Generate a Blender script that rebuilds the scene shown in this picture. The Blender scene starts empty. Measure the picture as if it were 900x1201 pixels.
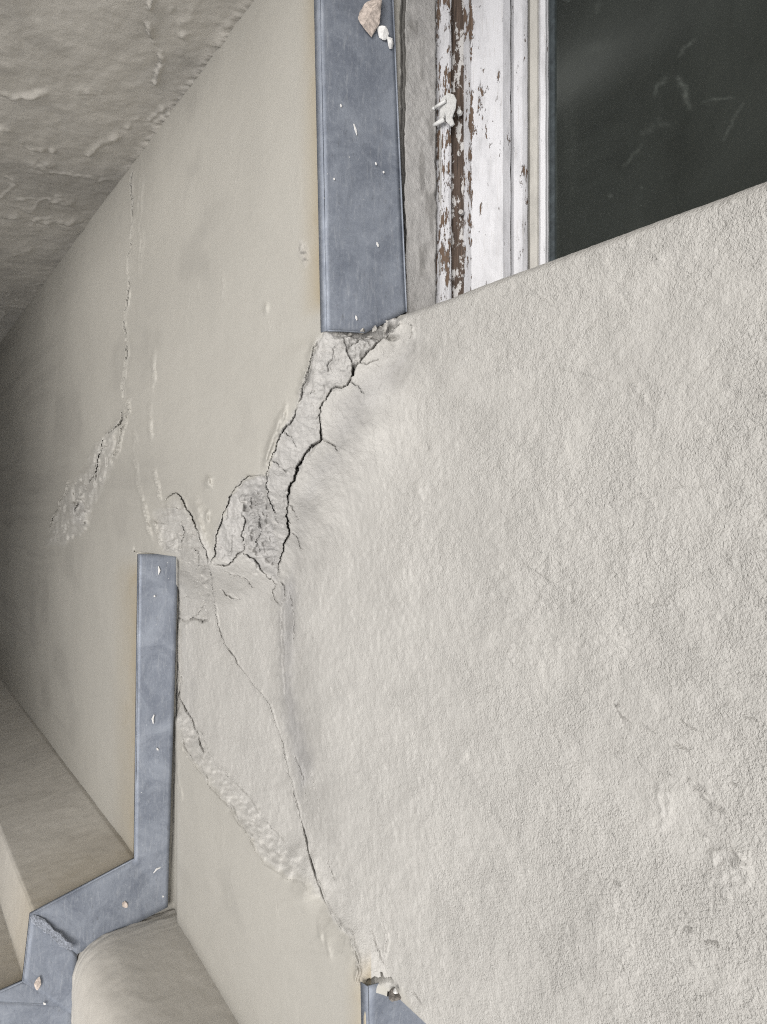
import bpy, bmesh, math, random
import numpy as np
from mathutils import Vector, Matrix

# ------------------------------------------------------------------ camera, sky, sun, exposure
S = bpy.context.scene
COL = S.collection
TH = math.radians(56.5)            # the camera looks down this far below the horizon
F = 900.0                          # focal length for a 900 x 1201 frame
CX, CY = 450.0, 600.5
CD, CZ = 0.62, 1.12                # camera: metres in front of the lower wall face, metres above the window sill
cT, sT = math.cos(TH), math.sin(TH)

cam_d = bpy.data.cameras.new('camera')
cam = bpy.data.objects.new('camera', cam_d)
COL.objects.link(cam)
S.camera = cam
cam_d.sensor_fit = 'VERTICAL'
cam_d.sensor_height = 36.0
cam_d.lens = 36.0 * F / 1201.0
cam_d.clip_start = 0.01
cam_d.clip_end = 500.0
# the phone is held on its side: picture-right is up the wall
mx = Matrix(((0, -1, 0), (sT, 0, -cT), (cT, 0, sT)))
cam.matrix_world = Matrix.Translation((0, -CD, CZ)) @ mx.to_4x4()

W = bpy.data.worlds.new('World')
S.world = W
W.use_nodes = True
wn = W.node_tree.nodes
wl = W.node_tree.links
bg = wn['Background']
sky = wn.new('ShaderNodeTexSky')
sky.sky_type = 'NISHITA'
sky.sun_disc = False
sky.sun_elevation = math.radians(44)
sky.sun_rotation = math.radians(178)
sky.air_density = 1.0
sky.dust_density = 4.0
hs = wn.new('ShaderNodeHueSaturation')
hs.inputs['Saturation'].default_value = 0.22
wl.new(sky.outputs[0], hs.inputs['Color'])
wl.new(hs.outputs[0], bg.inputs['Color'])
bg.inputs['Strength'].default_value = 0.15

sun_d = bpy.data.lights.new('sun', 'SUN')
sun = bpy.data.objects.new('sun', sun_d)
COL.objects.link(sun)
sun_d.energy = 1.0
sun_d.angle = math.radians(24)
sun_d.color = (1.0, 0.975, 0.94)
az, el = math.radians(178), math.radians(44)
to_sun = Vector((math.sin(az) * math.cos(el), math.cos(az) * math.cos(el), math.sin(el)))
sun.rotation_euler = to_sun.to_track_quat('Z', 'Y').to_euler()

S.view_settings.view_transform = 'Standard'
S.view_settings.look = 'None'
S.view_settings.gamma = 1.0
S.view_settings.use_curve_mapping = False
S.view_settings.exposure = 0.39
S.render.engine = 'CYCLES'
S.cycles.max_bounces = 6
S.cycles.diffuse_bounces = 3
S.cycles.use_adaptive_sampling = False
S.cycles.caustics_refractive = False
S.cycles.caustics_reflective = False
S.cycles.filter_width = 1.1
S.cycles.use_denoising = False
S.cycles.use_light_tree = False

rng = random.Random(7)

# ------------------------------------------------------------------ helpers
def rr(ix):                        # slope (drop per metre away from the wall) of the sight line through a picture column
    return np.tan(TH - np.arctan((np.asarray(ix, float) - CX) / F))

def at_y(ix, iy, Y):               # picture point -> place on the vertical plane y = Y
    D = Y + CD
    h = rr(ix) * D
    dep = D * cT + h * sT
    return Vector(((iy - CY) / F * dep, Y, CZ - h))

def at_z(ix, iy, z):               # picture point -> place on the level z
    h = CZ - z
    D = h / rr(ix)
    dep = D * cT + h * sT
    return Vector(((iy - CY) / F * dep, D - CD, z))

def _hash(ix, iy, seed):
    n = (ix.astype(np.int64) * 374761393 + iy.astype(np.int64) * 668265263 + seed * 1442695041) & 0x7fffffff
    n = (n ^ (n >> 13)) * 1274126177 & 0x7fffffff
    return ((n ^ (n >> 16)) & 0xffff) / 65535.0

def vnoise(x, y, seed=0):
    x = np.asarray(x, float); y = np.asarray(y, float)
    x0 = np.floor(x); y0 = np.floor(y)
    fx = x - x0; fy = y - y0
    fx = fx * fx * fx * (fx * (fx * 6 - 15) + 10); fy = fy * fy * fy * (fy * (fy * 6 - 15) + 10)
    x0 = x0.astype(np.int64); y0 = y0.astype(np.int64)
    a = _hash(x0, y0, seed); b = _hash(x0 + 1, y0, seed); c = _hash(x0, y0 + 1, seed); d = _hash(x0 + 1, y0 + 1, seed)
    return (a + (b - a) * fx) * (1 - fy) + (c + (d - c) * fx) * fy

def fbm(x, y, oct=4, seed=0):
    s = 0.0; a = 0.5; t = 0.0
    for k in range(oct):
        s = s + a * vnoise(x * 2**k, y * 2**k, seed + 17 * k); t += a; a *= 0.5
    return s / t * 2 - 1

def sstep(a, b, x):
    t = np.clip((x - a) / (b - a), 0, 1)
    return t * t * (3 - 2 * t)

def wiggle(pts, amp, n=4, seed=0):
    r = random.Random(seed)
    P = [np.array(p[:2], float) for p in pts]
    for k in range(n):
        Q = [P[0]]
        for a, b in zip(P, P[1:]):
            L = np.linalg.norm(b - a)
            if L < 1.6:
                Q += [b]; continue
            d = (b - a) / (L + 1e-9); nrm = np.array((-d[1], d[0]))
            Q += [(a + b) / 2 + nrm * r.uniform(-1, 1) * min(amp, L * 0.22), b]
        P = Q; amp *= 0.6
    return P

def seg_dist(px, py, pts):
    """distance to a polyline, position along it 0..1, signed side"""
    best = np.full(px.shape, 1e9); tt = np.zeros(px.shape); sd = np.zeros(px.shape)
    L = [0.0]
    for a, b in zip(pts, pts[1:]): L.append(L[-1] + float(np.hypot(b[0]-a[0], b[1]-a[1])))
    for k, (a, b) in enumerate(zip(pts, pts[1:])):
        dx, dy = b[0]-a[0], b[1]-a[1]
        l2 = dx*dx + dy*dy + 1e-12
        t = np.clip(((px-a[0])*dx + (py-a[1])*dy) / l2, 0, 1)
        qx = px - a[0] - t*dx; qy = py - a[1] - t*dy
        d = np.hypot(qx, qy)
        m = d < best
        best[m] = d[m]; tt[m] = ((L[k] + t*math.sqrt(l2)) / L[-1])[m]; sd[m] = np.sign(dx*qy - dy*qx)[m]
    return best, tt, sd

def in_poly(px, py, poly):
    ins = np.zeros(px.shape, bool)
    n = len(poly)
    for i in range(n):
        x1, y1 = poly[i]; x2, y2 = poly[(i+1) % n]
        if y1 == y2: continue
        c = ((y1 > py) != (y2 > py)) & (px < (x2-x1)*(py-y1)/(y2-y1) + x1)
        ins ^= c
    return ins

def poly_field(px, py, poly):      # signed distance, negative inside
    d, _, _ = seg_dist(px, py, list(poly) + [poly[0]])
    return np.where(in_poly(px, py, poly), -d, d)

def tag(o, label=None, cat=None, group=None, kind=None):
    if label: o['label'] = label
    if cat: o['category'] = cat
    if group: o['group'] = group
    if kind or label: o['kind'] = kind or 'thing'
    return o

def empty(name, loc=(0, 0, 0)):
    o = bpy.data.objects.new(name, None); COL.objects.link(o); o.location = loc
    o.empty_display_size = 0.05
    return o

def link(name, me, mat, parent=None):
    o = bpy.data.objects.new(name, me); COL.objects.link(o)
    if mat: me.materials.append(mat)
    if parent:
        o.parent = parent
        o.matrix_parent_inverse = parent_inv(parent)
    return o

def parent_inv(p):
    if p.type != 'EMPTY': return Matrix.Identity(4)     # part meshes are built in place
    m = Matrix.Translation(p.location)
    if p.parent: m = Matrix.Translation(p.parent.location) @ Matrix.Identity(4)
    q = p; loc = Vector((0, 0, 0))
    while q is not None:
        if q.type == 'EMPTY': loc += q.location
        q = q.parent
    return Matrix.Translation(-loc)

def mesh_np(name, V, Q, attrs=None, smooth=True):
    me = bpy.data.meshes.new(name)
    V = np.asarray(V, np.float32).reshape(-1, 3); Q = np.asarray(Q, np.int32).reshape(-1, 4)
    me.vertices.add(len(V)); me.vertices.foreach_set('co', V.ravel())
    me.loops.add(Q.size); me.loops.foreach_set('vertex_index', Q.ravel())
    me.polygons.add(len(Q))
    me.polygons.foreach_set('loop_start', np.arange(0, Q.size, 4, dtype=np.int32))
    me.update(calc_edges=True)
    if smooth:
        me.polygons.foreach_set('use_smooth', np.ones(len(Q), bool))
    for k, a in (attrs or {}).items():
        at = me.attributes.new(k, 'FLOAT', 'POINT')
        at.data.foreach_set('value', np.asarray(a, np.float32).ravel())
    me.validate()
    return me

def grid_quads(nr, nc, keep=None, flip=False):
    i = np.arange(nr * nc).reshape(nr, nc)
    q = np.stack((i[:-1, :-1], i[:-1, 1:], i[1:, 1:], i[1:, :-1]), -1)
    if flip: q = q[..., ::-1]
    q = q.reshape(-1, 4)
    return q if keep is None else q[keep.ravel()]

def bm_mesh(bm, name, smooth=False):
    me = bpy.data.meshes.new(name); bmesh.ops.recalc_face_normals(bm, faces=bm.faces[:]); bm.to_mesh(me); bm.free()
    if smooth: me.polygons.foreach_set('use_smooth', np.ones(len(me.polygons), bool))
    return me

def box_mesh(name, x0, x1, y0, y1, z0, z1, bev=0.0):
    bm = bmesh.new()
    bmesh.ops.create_cube(bm, size=1)
    for v in bm.verts:
        v.co = Vector(((x0+x1)/2 + v.co.x*(x1-x0), (y0+y1)/2 + v.co.y*(y1-y0), (z0+z1)/2 + v.co.z*(z1-z0)))
    if bev: bmesh.ops.bevel(bm, geom=bm.edges[:], offset=bev, segments=2, affect='EDGES', profile=0.5)
    return bm_mesh(bm, name)

# ------------------------------------------------------------------ node materials
def new_mat(name):
    m = bpy.data.materials.new(name); m.use_nodes = True
    nt = m.node_tree
    return m, nt, nt.nodes['Principled BSDF']

class NB:
    def __init__(s, nt): s.nt = nt
    def n(s, t, **k):
        o = s.nt.nodes.new(t)
        for a, b in k.items(): setattr(o, a, b)
        return o
    def sock(s, node, key, val):
        i = node.inputs[key]
        if hasattr(val, 'is_output') or isinstance(val, bpy.types.NodeSocket): s.nt.links.new(val, i)
        else: i.default_value = val
    def coords(s, scale=(1, 1, 1), rot=(0, 0, 0)):
        t = s.n('ShaderNodeTexCoord'); m = s.n('ShaderNodeMapping')
        s.nt.links.new(t.outputs['Object'], m.inputs['Vector'])
        m.inputs['Scale'].default_value = scale; m.inputs['Rotation'].default_value = rot
        return m.outputs[0]
    def noise(s, vec, scale, detail=4, rough=0.55, dist=0.0):
        o = s.n('ShaderNodeTexNoise'); s.sock(o, 'Vector', vec)
        for k, v in (('Scale', scale), ('Detail', detail), ('Roughness', rough), ('Distortion', dist)): o.inputs[k].default_value = v
        return o.outputs['Fac']
    def voro(s, vec, scale, feature='F1', rand=1.0):
        o = s.n('ShaderNodeTexVoronoi', feature=feature); s.sock(o, 'Vector', vec)
        o.inputs['Scale'].default_value = scale; o.inputs['Randomness'].default_value = rand
        return o.outputs['Distance']
    def attr(s, name):
        return s.n('ShaderNodeAttribute', attribute_name=name).outputs['Fac']
    def math(s, op, a, b=0.0, c=None, clamp=False):
        o = s.n('ShaderNodeMath', operation=op, use_clamp=clamp)
        s.sock(o, 0, a); s.sock(o, 1, b)
        if c is not None: s.sock(o, 2, c)
        return o.outputs[0]
    def ramp(s, f, a, b, lo=0.0, hi=1.0):
        o = s.n('ShaderNodeMapRange', interpolation_type='SMOOTHSTEP'); s.sock(o, 'Value', f)
        for k, v in (('From Min', a), ('From Max', b), ('To Min', lo), ('To Max', hi)): o.inputs[k].default_value = v
        return o.outputs[0]
    def mix(s, f, a, b, mode='MIX'):
        o = s.n('ShaderNodeMix', data_type='RGBA', blend_type=mode)
        s.sock(o, 0, f); s.sock(o, 6, a); s.sock(o, 7, b)
        return o.outputs[2]
    def bump(s, h, dist, strength=1.0, normal=None):
        o = s.n('ShaderNodeBump'); s.sock(o, 'Height', h); s.sock(o, 'Distance', dist); s.sock(o, 'Strength', strength)
        if normal is not None: s.nt.links.new(normal, o.inputs['Normal'])
        return o.outputs[0]

def c4(r, g, b): return (r, g, b, 1.0)

def plaster(name, paint, cement, grain_default=None):
    """painted render; attributes grain / cement / stain / dirt drive relief and worn patches where the mesh carries them"""
    m, nt, P = new_mat(name); b = NB(nt)
    v = b.coords()
    grain = b.attr('grain') if grain_default is None else grain_default
    big = b.noise(v, 2.2, 5, 0.6)
    mid = b.noise(v, 9.0, 5, 0.62, 0.6)
    fine = b.noise(v, 320.0, 3, 0.6)
    col = b.mix(b.ramp(big, 0.3, 0.72), c4(*[x*0.95 for x in paint]), c4(*[min(1, x*1.04) for x in paint]))
    if grain_default is None:
        col = b.mix(b.attr('cement'), col, b.mix(b.ramp(mid, 0.3, 0.7), c4(*[x*0.93 for x in cement]), c4(*[x*1.06 for x in cement])))
        col = b.mix(b.attr('fill'), col, b.mix(b.ramp(b.noise(v, 28.0, 5, 0.7), 0.3, 0.7), c4(0.30, 0.295, 0.29), c4(0.42, 0.41, 0.40)))
        col = b.mix(b.math('MULTIPLY', b.attr('stain'), b.ramp(mid, 0.25, 0.75, 0.55, 1.0)), col, c4(0.36, 0.28, 0.15))
        col = b.mix(b.math('MULTIPLY', b.attr('dirt'), 0.9), col, c4(0.15, 0.143, 0.134))
    col = b.mix(b.ramp(mid, 0.52, 0.8, 0.0, 0.12), col, c4(*[x*0.6 for x in paint]))
    col = b.mix(b.ramp(fine, 0.3, 0.7, 0.0, 0.14), col, c4(*[x*0.55 for x in paint]))
    nt.links.new(col, P.inputs['Base Color'])
    P.inputs['Roughness'].default_value = 0.82
    P.inputs['Specular IOR Level'].default_value = 0.25
    # render grain: small wormy crumbs, with trowel drag running aslant
    v1 = b.coords((1, 1, 1), (0, math.radians(38), 0))
    v2 = b.coords((1.0, 1.0, 0.12), (0, math.radians(-42), 0))
    v3 = b.coords((1.0, 1.0, 0.10), (0, math.radians(66), 0))
    g1 = b.noise(v1, 165.0, 2, 0.5, 0.9)
    ridged = b.math('ABSOLUTE', b.math('SUBTRACT', g1, 0.5))
    crumbs = b.noise(v, 290.0, 3, 0.65, 0.2)
    pebbly = b.noise(v1, 95.0, 3, 0.55, 0.4)
    drag = b.math('ADD', b.math('MULTIPLY', b.noise(v2, 150.0, 2, 0.5), b.ramp(b.noise(v, 5.0, 2), 0.48, 0.62)),
                  b.math('MULTIPLY', b.noise(v3, 130.0, 2, 0.5), b.ramp(b.noise(v1, 6.0, 2), 0.5, 0.64)))
    worn = b.ramp(b.noise(v, 8.0, 4, 0.65, 0.5), 0.36, 0.6, 0.55, 1.0)
    h = b.math('ADD', b.math('MULTIPLY', ridged, -0.9), b.math('MULTIPLY', crumbs, 1.0))
    h = b.math('ADD', h, b.math('MULTIPLY', pebbly, 0.55))
    h = b.math('MULTIPLY', h, worn)
    h = b.math('ADD', h, b.math('MULTIPLY', drag, 0.55))
    h = b.math('MULTIPLY', h, grain)
    h = b.math('ADD', h, b.math('MULTIPLY', b.noise(v, 45.0, 3, 0.5), 0.16))
    h = b.math('ADD', h, b.math('MULTIPLY', b.noise(v, 520.0, 2, 0.5), 0.07))
    nt.links.new(b.bump(h, 0.0030, 1.0), P.inputs['Normal'])
    return m

M_wall = plaster('painted_render', (0.442, 0.426, 0.386), (0.505, 0.492, 0.468))
M_lightened = plaster('lightened_render', (0.60, 0.57, 0.515), (0.54, 0.52, 0.485))  # copy of the wall render, lightened for faces that get less light
M_side = plaster('painted_render_side', (0.46, 0.43, 0.375), (0.4, 0.38, 0.35), 0.12)

def zinc_mat():
    m, nt, P = new_mat('weathered_zinc'); b = NB(nt)
    v = b.coords()
    n1 = b.noise(v, 9.0, 7, 0.68, 0.9)
    n2 = b.noise(v, 150.0, 5, 0.75)
    n3 = b.noise(b.coords((1, 6, 6), (0, 0, 0.12)), 26.0, 6, 0.72, 0.4)
    col = b.mix(b.ramp(n1, 0.3, 0.72), c4(0.160, 0.179, 0.218), c4(0.280, 0.306, 0.352))
    col = b.mix(b.ramp(n2, 0.5, 0.75, 0, 0.38), col, c4(0.38, 0.40, 0.43))
    col = b.mix(b.ramp(n3, 0.5, 0.72, 0, 0.5), col, c4(0.38, 0.40, 0.43))
    grime = b.noise(b.coords((1, 2.5, 2.5)), 48.0, 6, 0.75, 0.6)
    col = b.mix(b.ramp(grime, 0.56, 0.74, 0, 0.45), col, c4(0.085, 0.082, 0.078))
    sp = b.voro(v, 75.0)
    spm = b.math('MULTIPLY', b.ramp(sp, 0.10, 0.05), b.ramp(b.noise(v, 31.0, 2), 0.58, 0.62))
    col = b.mix(spm, col, c4(0.7, 0.7, 0.68))
    nt.links.new(col, P.inputs['Base Color'])
    P.inputs['Metallic'].default_value = 0.25
    nt.links.new(b.ramp(n2, 0.3, 0.7, 0.48, 0.72), P.inputs['Roughness'])
    P.inputs['Specular IOR Level'].default_value = 0.35
    nt.links.new(b.bump(b.math('ADD', n1, b.math('MULTIPLY', n2, 0.25)), 0.0012, 0.6), P.inputs['Normal'])
    return m
M_zinc = zinc_mat()

def plain(name, col, rough=0.6, metal=0.0, nscale=60.0, amp=0.25, bump=0.0006):
    m, nt, P = new_mat(name); b = NB(nt)
    v = b.coords(); n = b.noise(v, nscale, 5, 0.65)
    nt.links.new(b.mix(b.ramp(n, 0.3, 0.7), c4(*[x*(1-amp) for x in col]), c4(*[min(1, x*(1+amp)) for x in col])), P.inputs['Base Color'])
    P.inputs['Roughness'].default_value = rough; P.inputs['Metallic'].default_value = metal
    nt.links.new(b.bump(n, bump, 1.0), P.inputs['Normal'])
    return m
def paint_mat(name, lo, hi, white=(0.56, 0.56, 0.58), seed=0.0, low=None):
    """old white oil paint on softwood; bare wood shows where the flake noise passes lo..hi"""
    m, nt, P = new_mat(name); b = NB(nt)
    t = b.n('ShaderNodeTexCoord'); mp = b.n('ShaderNodeMapping'); nt.links.new(t.outputs['Object'], mp.inputs['Vector'])
    mp.inputs['Scale'].default_value = (1.0, 3.2, 3.2); mp.inputs['Location'].default_value = (seed, seed*1.7, 0)
    v = mp.outputs[0]
    fl = b.noise(v, 34.0, 7, 0.72, 0.25)
    lg = b.noise(v, 9.0, 3, 0.5)
    f = b.math('ADD', b.math('MULTIPLY', fl, 0.7), b.math('MULTIPLY', lg, 0.3))
    if low:                                            # worn right through along the lower edge
        sp = b.n('ShaderNodeSeparateXYZ'); nt.links.new(t.outputs['Object'], sp.inputs[0])
        f = b.math('ADD', f, b.ramp(sp.outputs['Y'], low[1], low[0], 0.0, 0.30))
    bare = b.ramp(f, lo, hi)
    gr = b.noise(b.coords((0.05, 1, 1)), 420.0, 4, 0.6)
    wood = b.mix(gr, c4(0.06, 0.04, 0.028), c4(0.17, 0.115, 0.08))
    dirt = b.noise(b.coords((0.35, 1, 1)), 38.0, 5, 0.65)
    wc = b.mix(b.ramp(dirt, 0.42, 0.72, 0, 0.6), c4(*white), c4(*[x*0.62 for x in white]))
    wc = b.mix(b.ramp(gr, 0.56, 0.72, 0, 0.55), wc, c4(0.36, 0.34, 0.32))
    nt.links.new(b.mix(bare, wc, wood), P.inputs['Base Color'])
    nt.links.new(b.ramp(bare, 0, 1, 0.45, 0.9), P.inputs['Roughness'])
    h = b.math('ADD', b.math('MULTIPLY', bare, -1.0), b.math('MULTIPLY', gr, 0.25))
    h = b.math('ADD', h, b.math('MULTIPLY', fl, 0.5))
    nt.links.new(b.bump(h, 0.0012, 0.9), P.inputs['Normal'])
    return m
M_white = paint_mat('old_white_paint', 0.60, 0.61)
M_worn = paint_mat('worn_white_paint', 0.52, 0.53, seed=3.1)
M_peel = paint_mat('peeling_white_paint', 0.60, 0.61, seed=5.3, low=(0.270, 0.2785))
M_chalk = paint_mat('chalky_white_paint', 0.60, 0.615, (0.60, 0.60, 0.62), seed=11.3)
M_shadowwood = plain('shaded_bare_wood', (0.085, 0.07, 0.055), 0.9, nscale=80, amp=0.4)  # bare wood coloured dark, painting shade into the sash grooves
M_cream = paint_mat('yellowed_white_paint', 0.66, 0.67, (0.46, 0.445, 0.41), seed=8.8)

def wood_mat():
    m, nt, P = new_mat('bare_brown_wood'); b = NB(nt)
    gr = b.noise(b.coords((0.06, 1, 1)), 300.0, 5, 0.65)
    n = b.noise(b.coords((0.5, 1, 1)), 60.0, 5, 0.7)
    col = b.mix(b.ramp(gr, 0.3, 0.7), c4(0.035, 0.025, 0.019), c4(0.105, 0.074, 0.057))
    col = b.mix(b.ramp(n, 0.53, 0.58), col, c4(0.47, 0.46, 0.45))
    nt.links.new(col, P.inputs['Base Color']); P.inputs['Roughness'].default_value = 0.9
    nt.links.new(b.bump(gr, 0.001, 1.0), P.inputs['Normal'])
    return m
M_wood = wood_mat()

M_gasket = plain('dark_putty', (0.045, 0.055, 0.06), 0.55, amp=0.3)
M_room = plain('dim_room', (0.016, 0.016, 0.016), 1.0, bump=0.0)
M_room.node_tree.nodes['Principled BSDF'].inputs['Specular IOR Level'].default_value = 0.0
M_mortar = plain('pink_mortar', (0.50, 0.43, 0.38), 0.9, nscale=120, amp=0.35, bump=0.002)
M_limewash = plain('white_lime', (0.72, 0.71, 0.69), 0.8, nscale=150, amp=0.12, bump=0.001)
M_crumb = plain('broken_render', (0.40, 0.385, 0.36), 0.95, nscale=140, amp=0.35, bump=0.003)
M_dark_stone = plain('sooty_stone', (0.16, 0.145, 0.13), 0.9, nscale=120, amp=0.5, bump=0.002)
M_metalwhite = plain('chipped_white_enamel', (0.60, 0.60, 0.59), 0.45, nscale=260, amp=0.16, bump=0.00004)
M_screw = plain('dull_steel', (0.32, 0.31, 0.30), 0.5, 0.6)
M_ground = plain('courtyard_concrete', (0.16, 0.155, 0.15), 0.9, nscale=3, amp=0.2)

def glass_mat():
    m, nt, P = new_mat('smeared_dark_glass'); b = NB(nt)
    v = b.coords((1, 1, 1), (0, 0.6, 0))
    film = b.noise(v, 3.5, 6, 0.65, 0.8)
    sm = b.noise(b.coords((1, 1, 3.0), (0, 0.9, 0)), 16.0, 7, 0.75, 1.2)
    sm2 = b.noise(v, 5.0, 2)
    dust = b.math('MULTIPLY', b.ramp(sm, 0.63, 0.78), b.ramp(sm2, 0.5, 0.68))
    fac = b.math('ADD', b.ramp(film, 0.25, 0.75, 0.045, 0.085), b.math('MULTIPLY', dust, 0.22))
    sp = b.math('MULTIPLY', b.ramp(b.voro(v, 60.0), 0.06, 0.03), b.ramp(b.noise(v, 23.0, 2), 0.6, 0.64))
    fac = b.math('ADD', fac, b.math('MULTIPLY', sp, 0.3))
    fac = b.math('ADD', fac, b.math('MULTIPLY', b.attr('smear'), 0.2), clamp=True)
    tr = b.n('ShaderNodeBsdfTransparent'); tr.inputs['Color'].default_value = c4(0.66, 0.68, 0.67)
    gy = b.n('ShaderNodeBsdfGlossy'); gy.inputs['Roughness'].default_value = 0.28
    lw = b.n('ShaderNodeLayerWeight'); lw.inputs['Blend'].default_value = 0.5
    frs = b.math('MULTIPLY_ADD', b.math('POWER', lw.outputs['Facing'], 5.0), 0.5, 0.012)
    gl = b.n('ShaderNodeMixShader'); nt.links.new(frs, gl.inputs[0]); nt.links.new(tr.outputs[0], gl.inputs[1]); nt.links.new(gy.outputs[0], gl.inputs[2])
    df = b.n('ShaderNodeBsdfDiffuse'); df.inputs['Color'].default_value = c4(0.32, 0.35, 0.32)
    mx_ = b.n('ShaderNodeMixShader')
    nt.links.new(fac, mx_.inputs[0]); nt.links.new(gl.outputs[0], mx_.inputs[1]); nt.links.new(df.outputs[0], mx_.inputs[2])
    nt.links.new(mx_.outputs[0], nt.nodes['Material Output'].inputs['Surface'])
    return m
M_glass = glass_mat()

# ------------------------------------------------------------------ measures of the place
Z_LEDGE = -1.07                    # top of the lower zinc ledge
X_LEFT = -1.01                     # face of the side wall
X_PIER = -0.334                    # left arris of the pier beside the window
X_PIER2 = 0.835                    # right arris of the pier
Y_PIER, Y_APRON = 0.12, 0.088
Z_TOP, Z_LINTEL, Z_GROUND = 2.6, 1.45, -7.5
Y_WIN = 0.245
H_SILL = CZ + 0.006                # rough top of the masonry under the zinc sill
H_LEDGE = CZ - Z_LEDGE + 0.006

# ------------------------------------------------------------------ ground
gv = [(-60, -120, Z_GROUND), (60, -120, Z_GROUND), (60, 60, Z_GROUND), (-60, 60, Z_GROUND)]
ground = link('ground', mesh_np('ground', gv, [(0, 1, 2, 3)], smooth=False), M_ground)
tag(ground, kind='structure')

# ------------------------------------------------------------------ the cracked wall
def build_wall():
    xs = np.concatenate((np.arange(-1.06, -0.9, 0.004), np.arange(-0.9, -0.36, 0.0021), np.arange(-0.36, 0.26, 0.0014), np.arange(0.26, 1.06, 0.0021), np.arange(1.06, 1.3, 0.006)))
    xs = xs[np.concatenate(((True,), np.diff(xs) > 0.0009))]
    xs[np.argmin(abs(xs - X_PIER))] = X_PIER; xs[np.argmin(abs(xs - X_PIER2))] = X_PIER2
    rows = np.concatenate((np.arange(-52, -4, 4.0), np.arange(-4, 190, 1.2), np.arange(190, 525, 0.95), np.arange(525, 910, 2.0), np.arange(910, 1000, 3.0), np.arange(1000, 2700, 60.0)))
    r1 = rr(rows)
    X, R = np.meshgrid(xs, r1); IX = np.repeat(rows[:, None], len(xs), 1)
    U = IX * 0.0018
    # extents of the apron / lower wall (flush, y = 0) and of the pier
    def uv(ix, iy, Y):
        p = at_y(ix, iy, Y); return (p.x, ix * 0.0018)
    T1 = [(384, 384), (379, 394), (371, 402), (362, 430), (352, 455), (346, 478), (331, 503), (320, 535), (313, 556), (287, 562), (270, 583),
          (259, 615), (251, 655), (240, 662), (205, 652), (160, 650)]
    T2 = [(474, 366), (478, 394), (492, 440), (488, 490), (472, 540), (442, 588), (404, 632), (372, 664), (342, 694), (302, 702), (270, 722), (236, 716), (209, 690), (160, 672)]
    Lp = [uv(x, y, 0.0) for x, y in T1]
    Lp = [(-1.5, Lp[0][1])] + Lp + [(Lp[-1][0], -0.3), (-1.5, -0.3)]
    Pp = [uv(x, y, Y_PIER) for x, y in T2]
    Pp = [(-1.5, 2.2), (-1.5, Pp[0][1])] + Pp[1:] + [(Pp[-1][0], -0.3), (1.6, -0.3), (1.6, 2.2)]
    dL = np.maximum(poly_field(X, U, Lp), 0); dP = np.maximum(poly_field(X, U, Pp), 0)
    m = dL / (dL + dP + 1e-6)
    m = np.where(dL <= 0, 0, np.where(dP <= 0, 1, m))
    def blur(a, n, ax):
        a = np.concatenate([np.repeat(np.take(a, [0], ax), n, ax), a, np.repeat(np.take(a, [-1], ax), n, ax)], ax)
        c = np.cumsum(a, ax); k = 2 * n
        hi = [slice(None)] * 2; lo_ = [slice(None)] * 2; hi[ax] = slice(k, None); lo_[ax] = slice(None, -k)
        return (c[tuple(hi)] - c[tuple(lo_)]) / k
    for n_ in (17, 13, 9):
        m = blur(blur(m, n_, 0), n_, 1)
    Yb = Y_PIER * (0.6 * m + 0.4 * m * m * (3 - 2 * m))
    # the apron under the second window swells out of the pier
    Wl = [(440, 1160), (430, 1130), (417, 1106), (398, 1086), (380, 1062), (362, 1020), (335, 1012), (305, 972), (268, 925), (235, 880), (208, 845)]
    Wp = [uv(x, y, Y_APRON + 0.015) for x, y in Wl]
    Wp = [(0.86, 0.80)] + Wp + [(Wp[-1][0], -0.3), (1.6, -0.3), (1.6, 0.80)]
    wd = poly_field(X, U, Wp)
    Yb = Yb - (Y_PIER - Y_APRON) * sstep(0.05, -0.05, wd) * (X > 0.1)
    Yl = np.maximum(0, H_LEDGE / R - CD)
    Yb = np.where((X > 0.115) | (IX < 158), np.minimum(Yb, Yl), Yb)
    # window openings: the rough sill, then nothing until the lintel
    zz = CZ - R * (Yb + CD)
    for side in (0, 1):
        o = X < X_PIER if side == 0 else X > X_PIER2
        y0 = 0.0 if side == 0 else Y_APRON
        flat = np.where(IX > 471 if side == 0 else IX > 505, H_SILL - 0.006, H_SILL)
        Ys = np.clip(np.maximum(y0, flat / np.maximum(R, 1e-3) - CD), y0, Y_WIN + 0.02)
        above = o & (IX > (380 if side == 0 else 425)) & (CZ - R * (Y_PIER + CD) < Z_LINTEL)
        Yb = np.where(above, Ys, Yb)
    Z = CZ - R * (Yb + CD)
    dep = (Yb + CD) * cT + R * (Yb + CD) * sT
    IY = CY + F * X / np.maximum(dep, 0.05)
    # rounded arris of the pier
    on_pier = (X >= X_PIER) & (IX > 455)
    e = np.clip(1 - (X - X_PIER) / 0.014, 0, 1)
    arr = np.where(on_pier, 0.010 * e**2, 0.0)
    e2 = np.clip(1 - (X_PIER2 - X) / 0.014, 0, 1)
    arr = arr + np.where((X <= X_PIER2) & (IX > 455), 0.010 * e2**2, 0.0)

    grain = np.zeros_like(X); cement = np.zeros_like(X); stain = np.zeros_like(X); dirt = np.zeros_like(X); fill = np.zeros_like(X)
    dY = arr.copy()
    # pier: rough cement render; elsewhere smooth paint
    T3 = [(384, 380), (371, 402), (362, 430), (346, 478), (320, 535), (313, 556), (287, 562), (259, 615), (251, 655), (222, 600), (205, 585), (188, 610), (196, 648), (209, 660)]
    T4 = [(207, 850), (235, 885), (275, 935), (310, 985), (345, 1022), (372, 1048), (398, 1086), (417, 1106), (421, 1150), (470, 1165), (500, 1210)]
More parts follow.
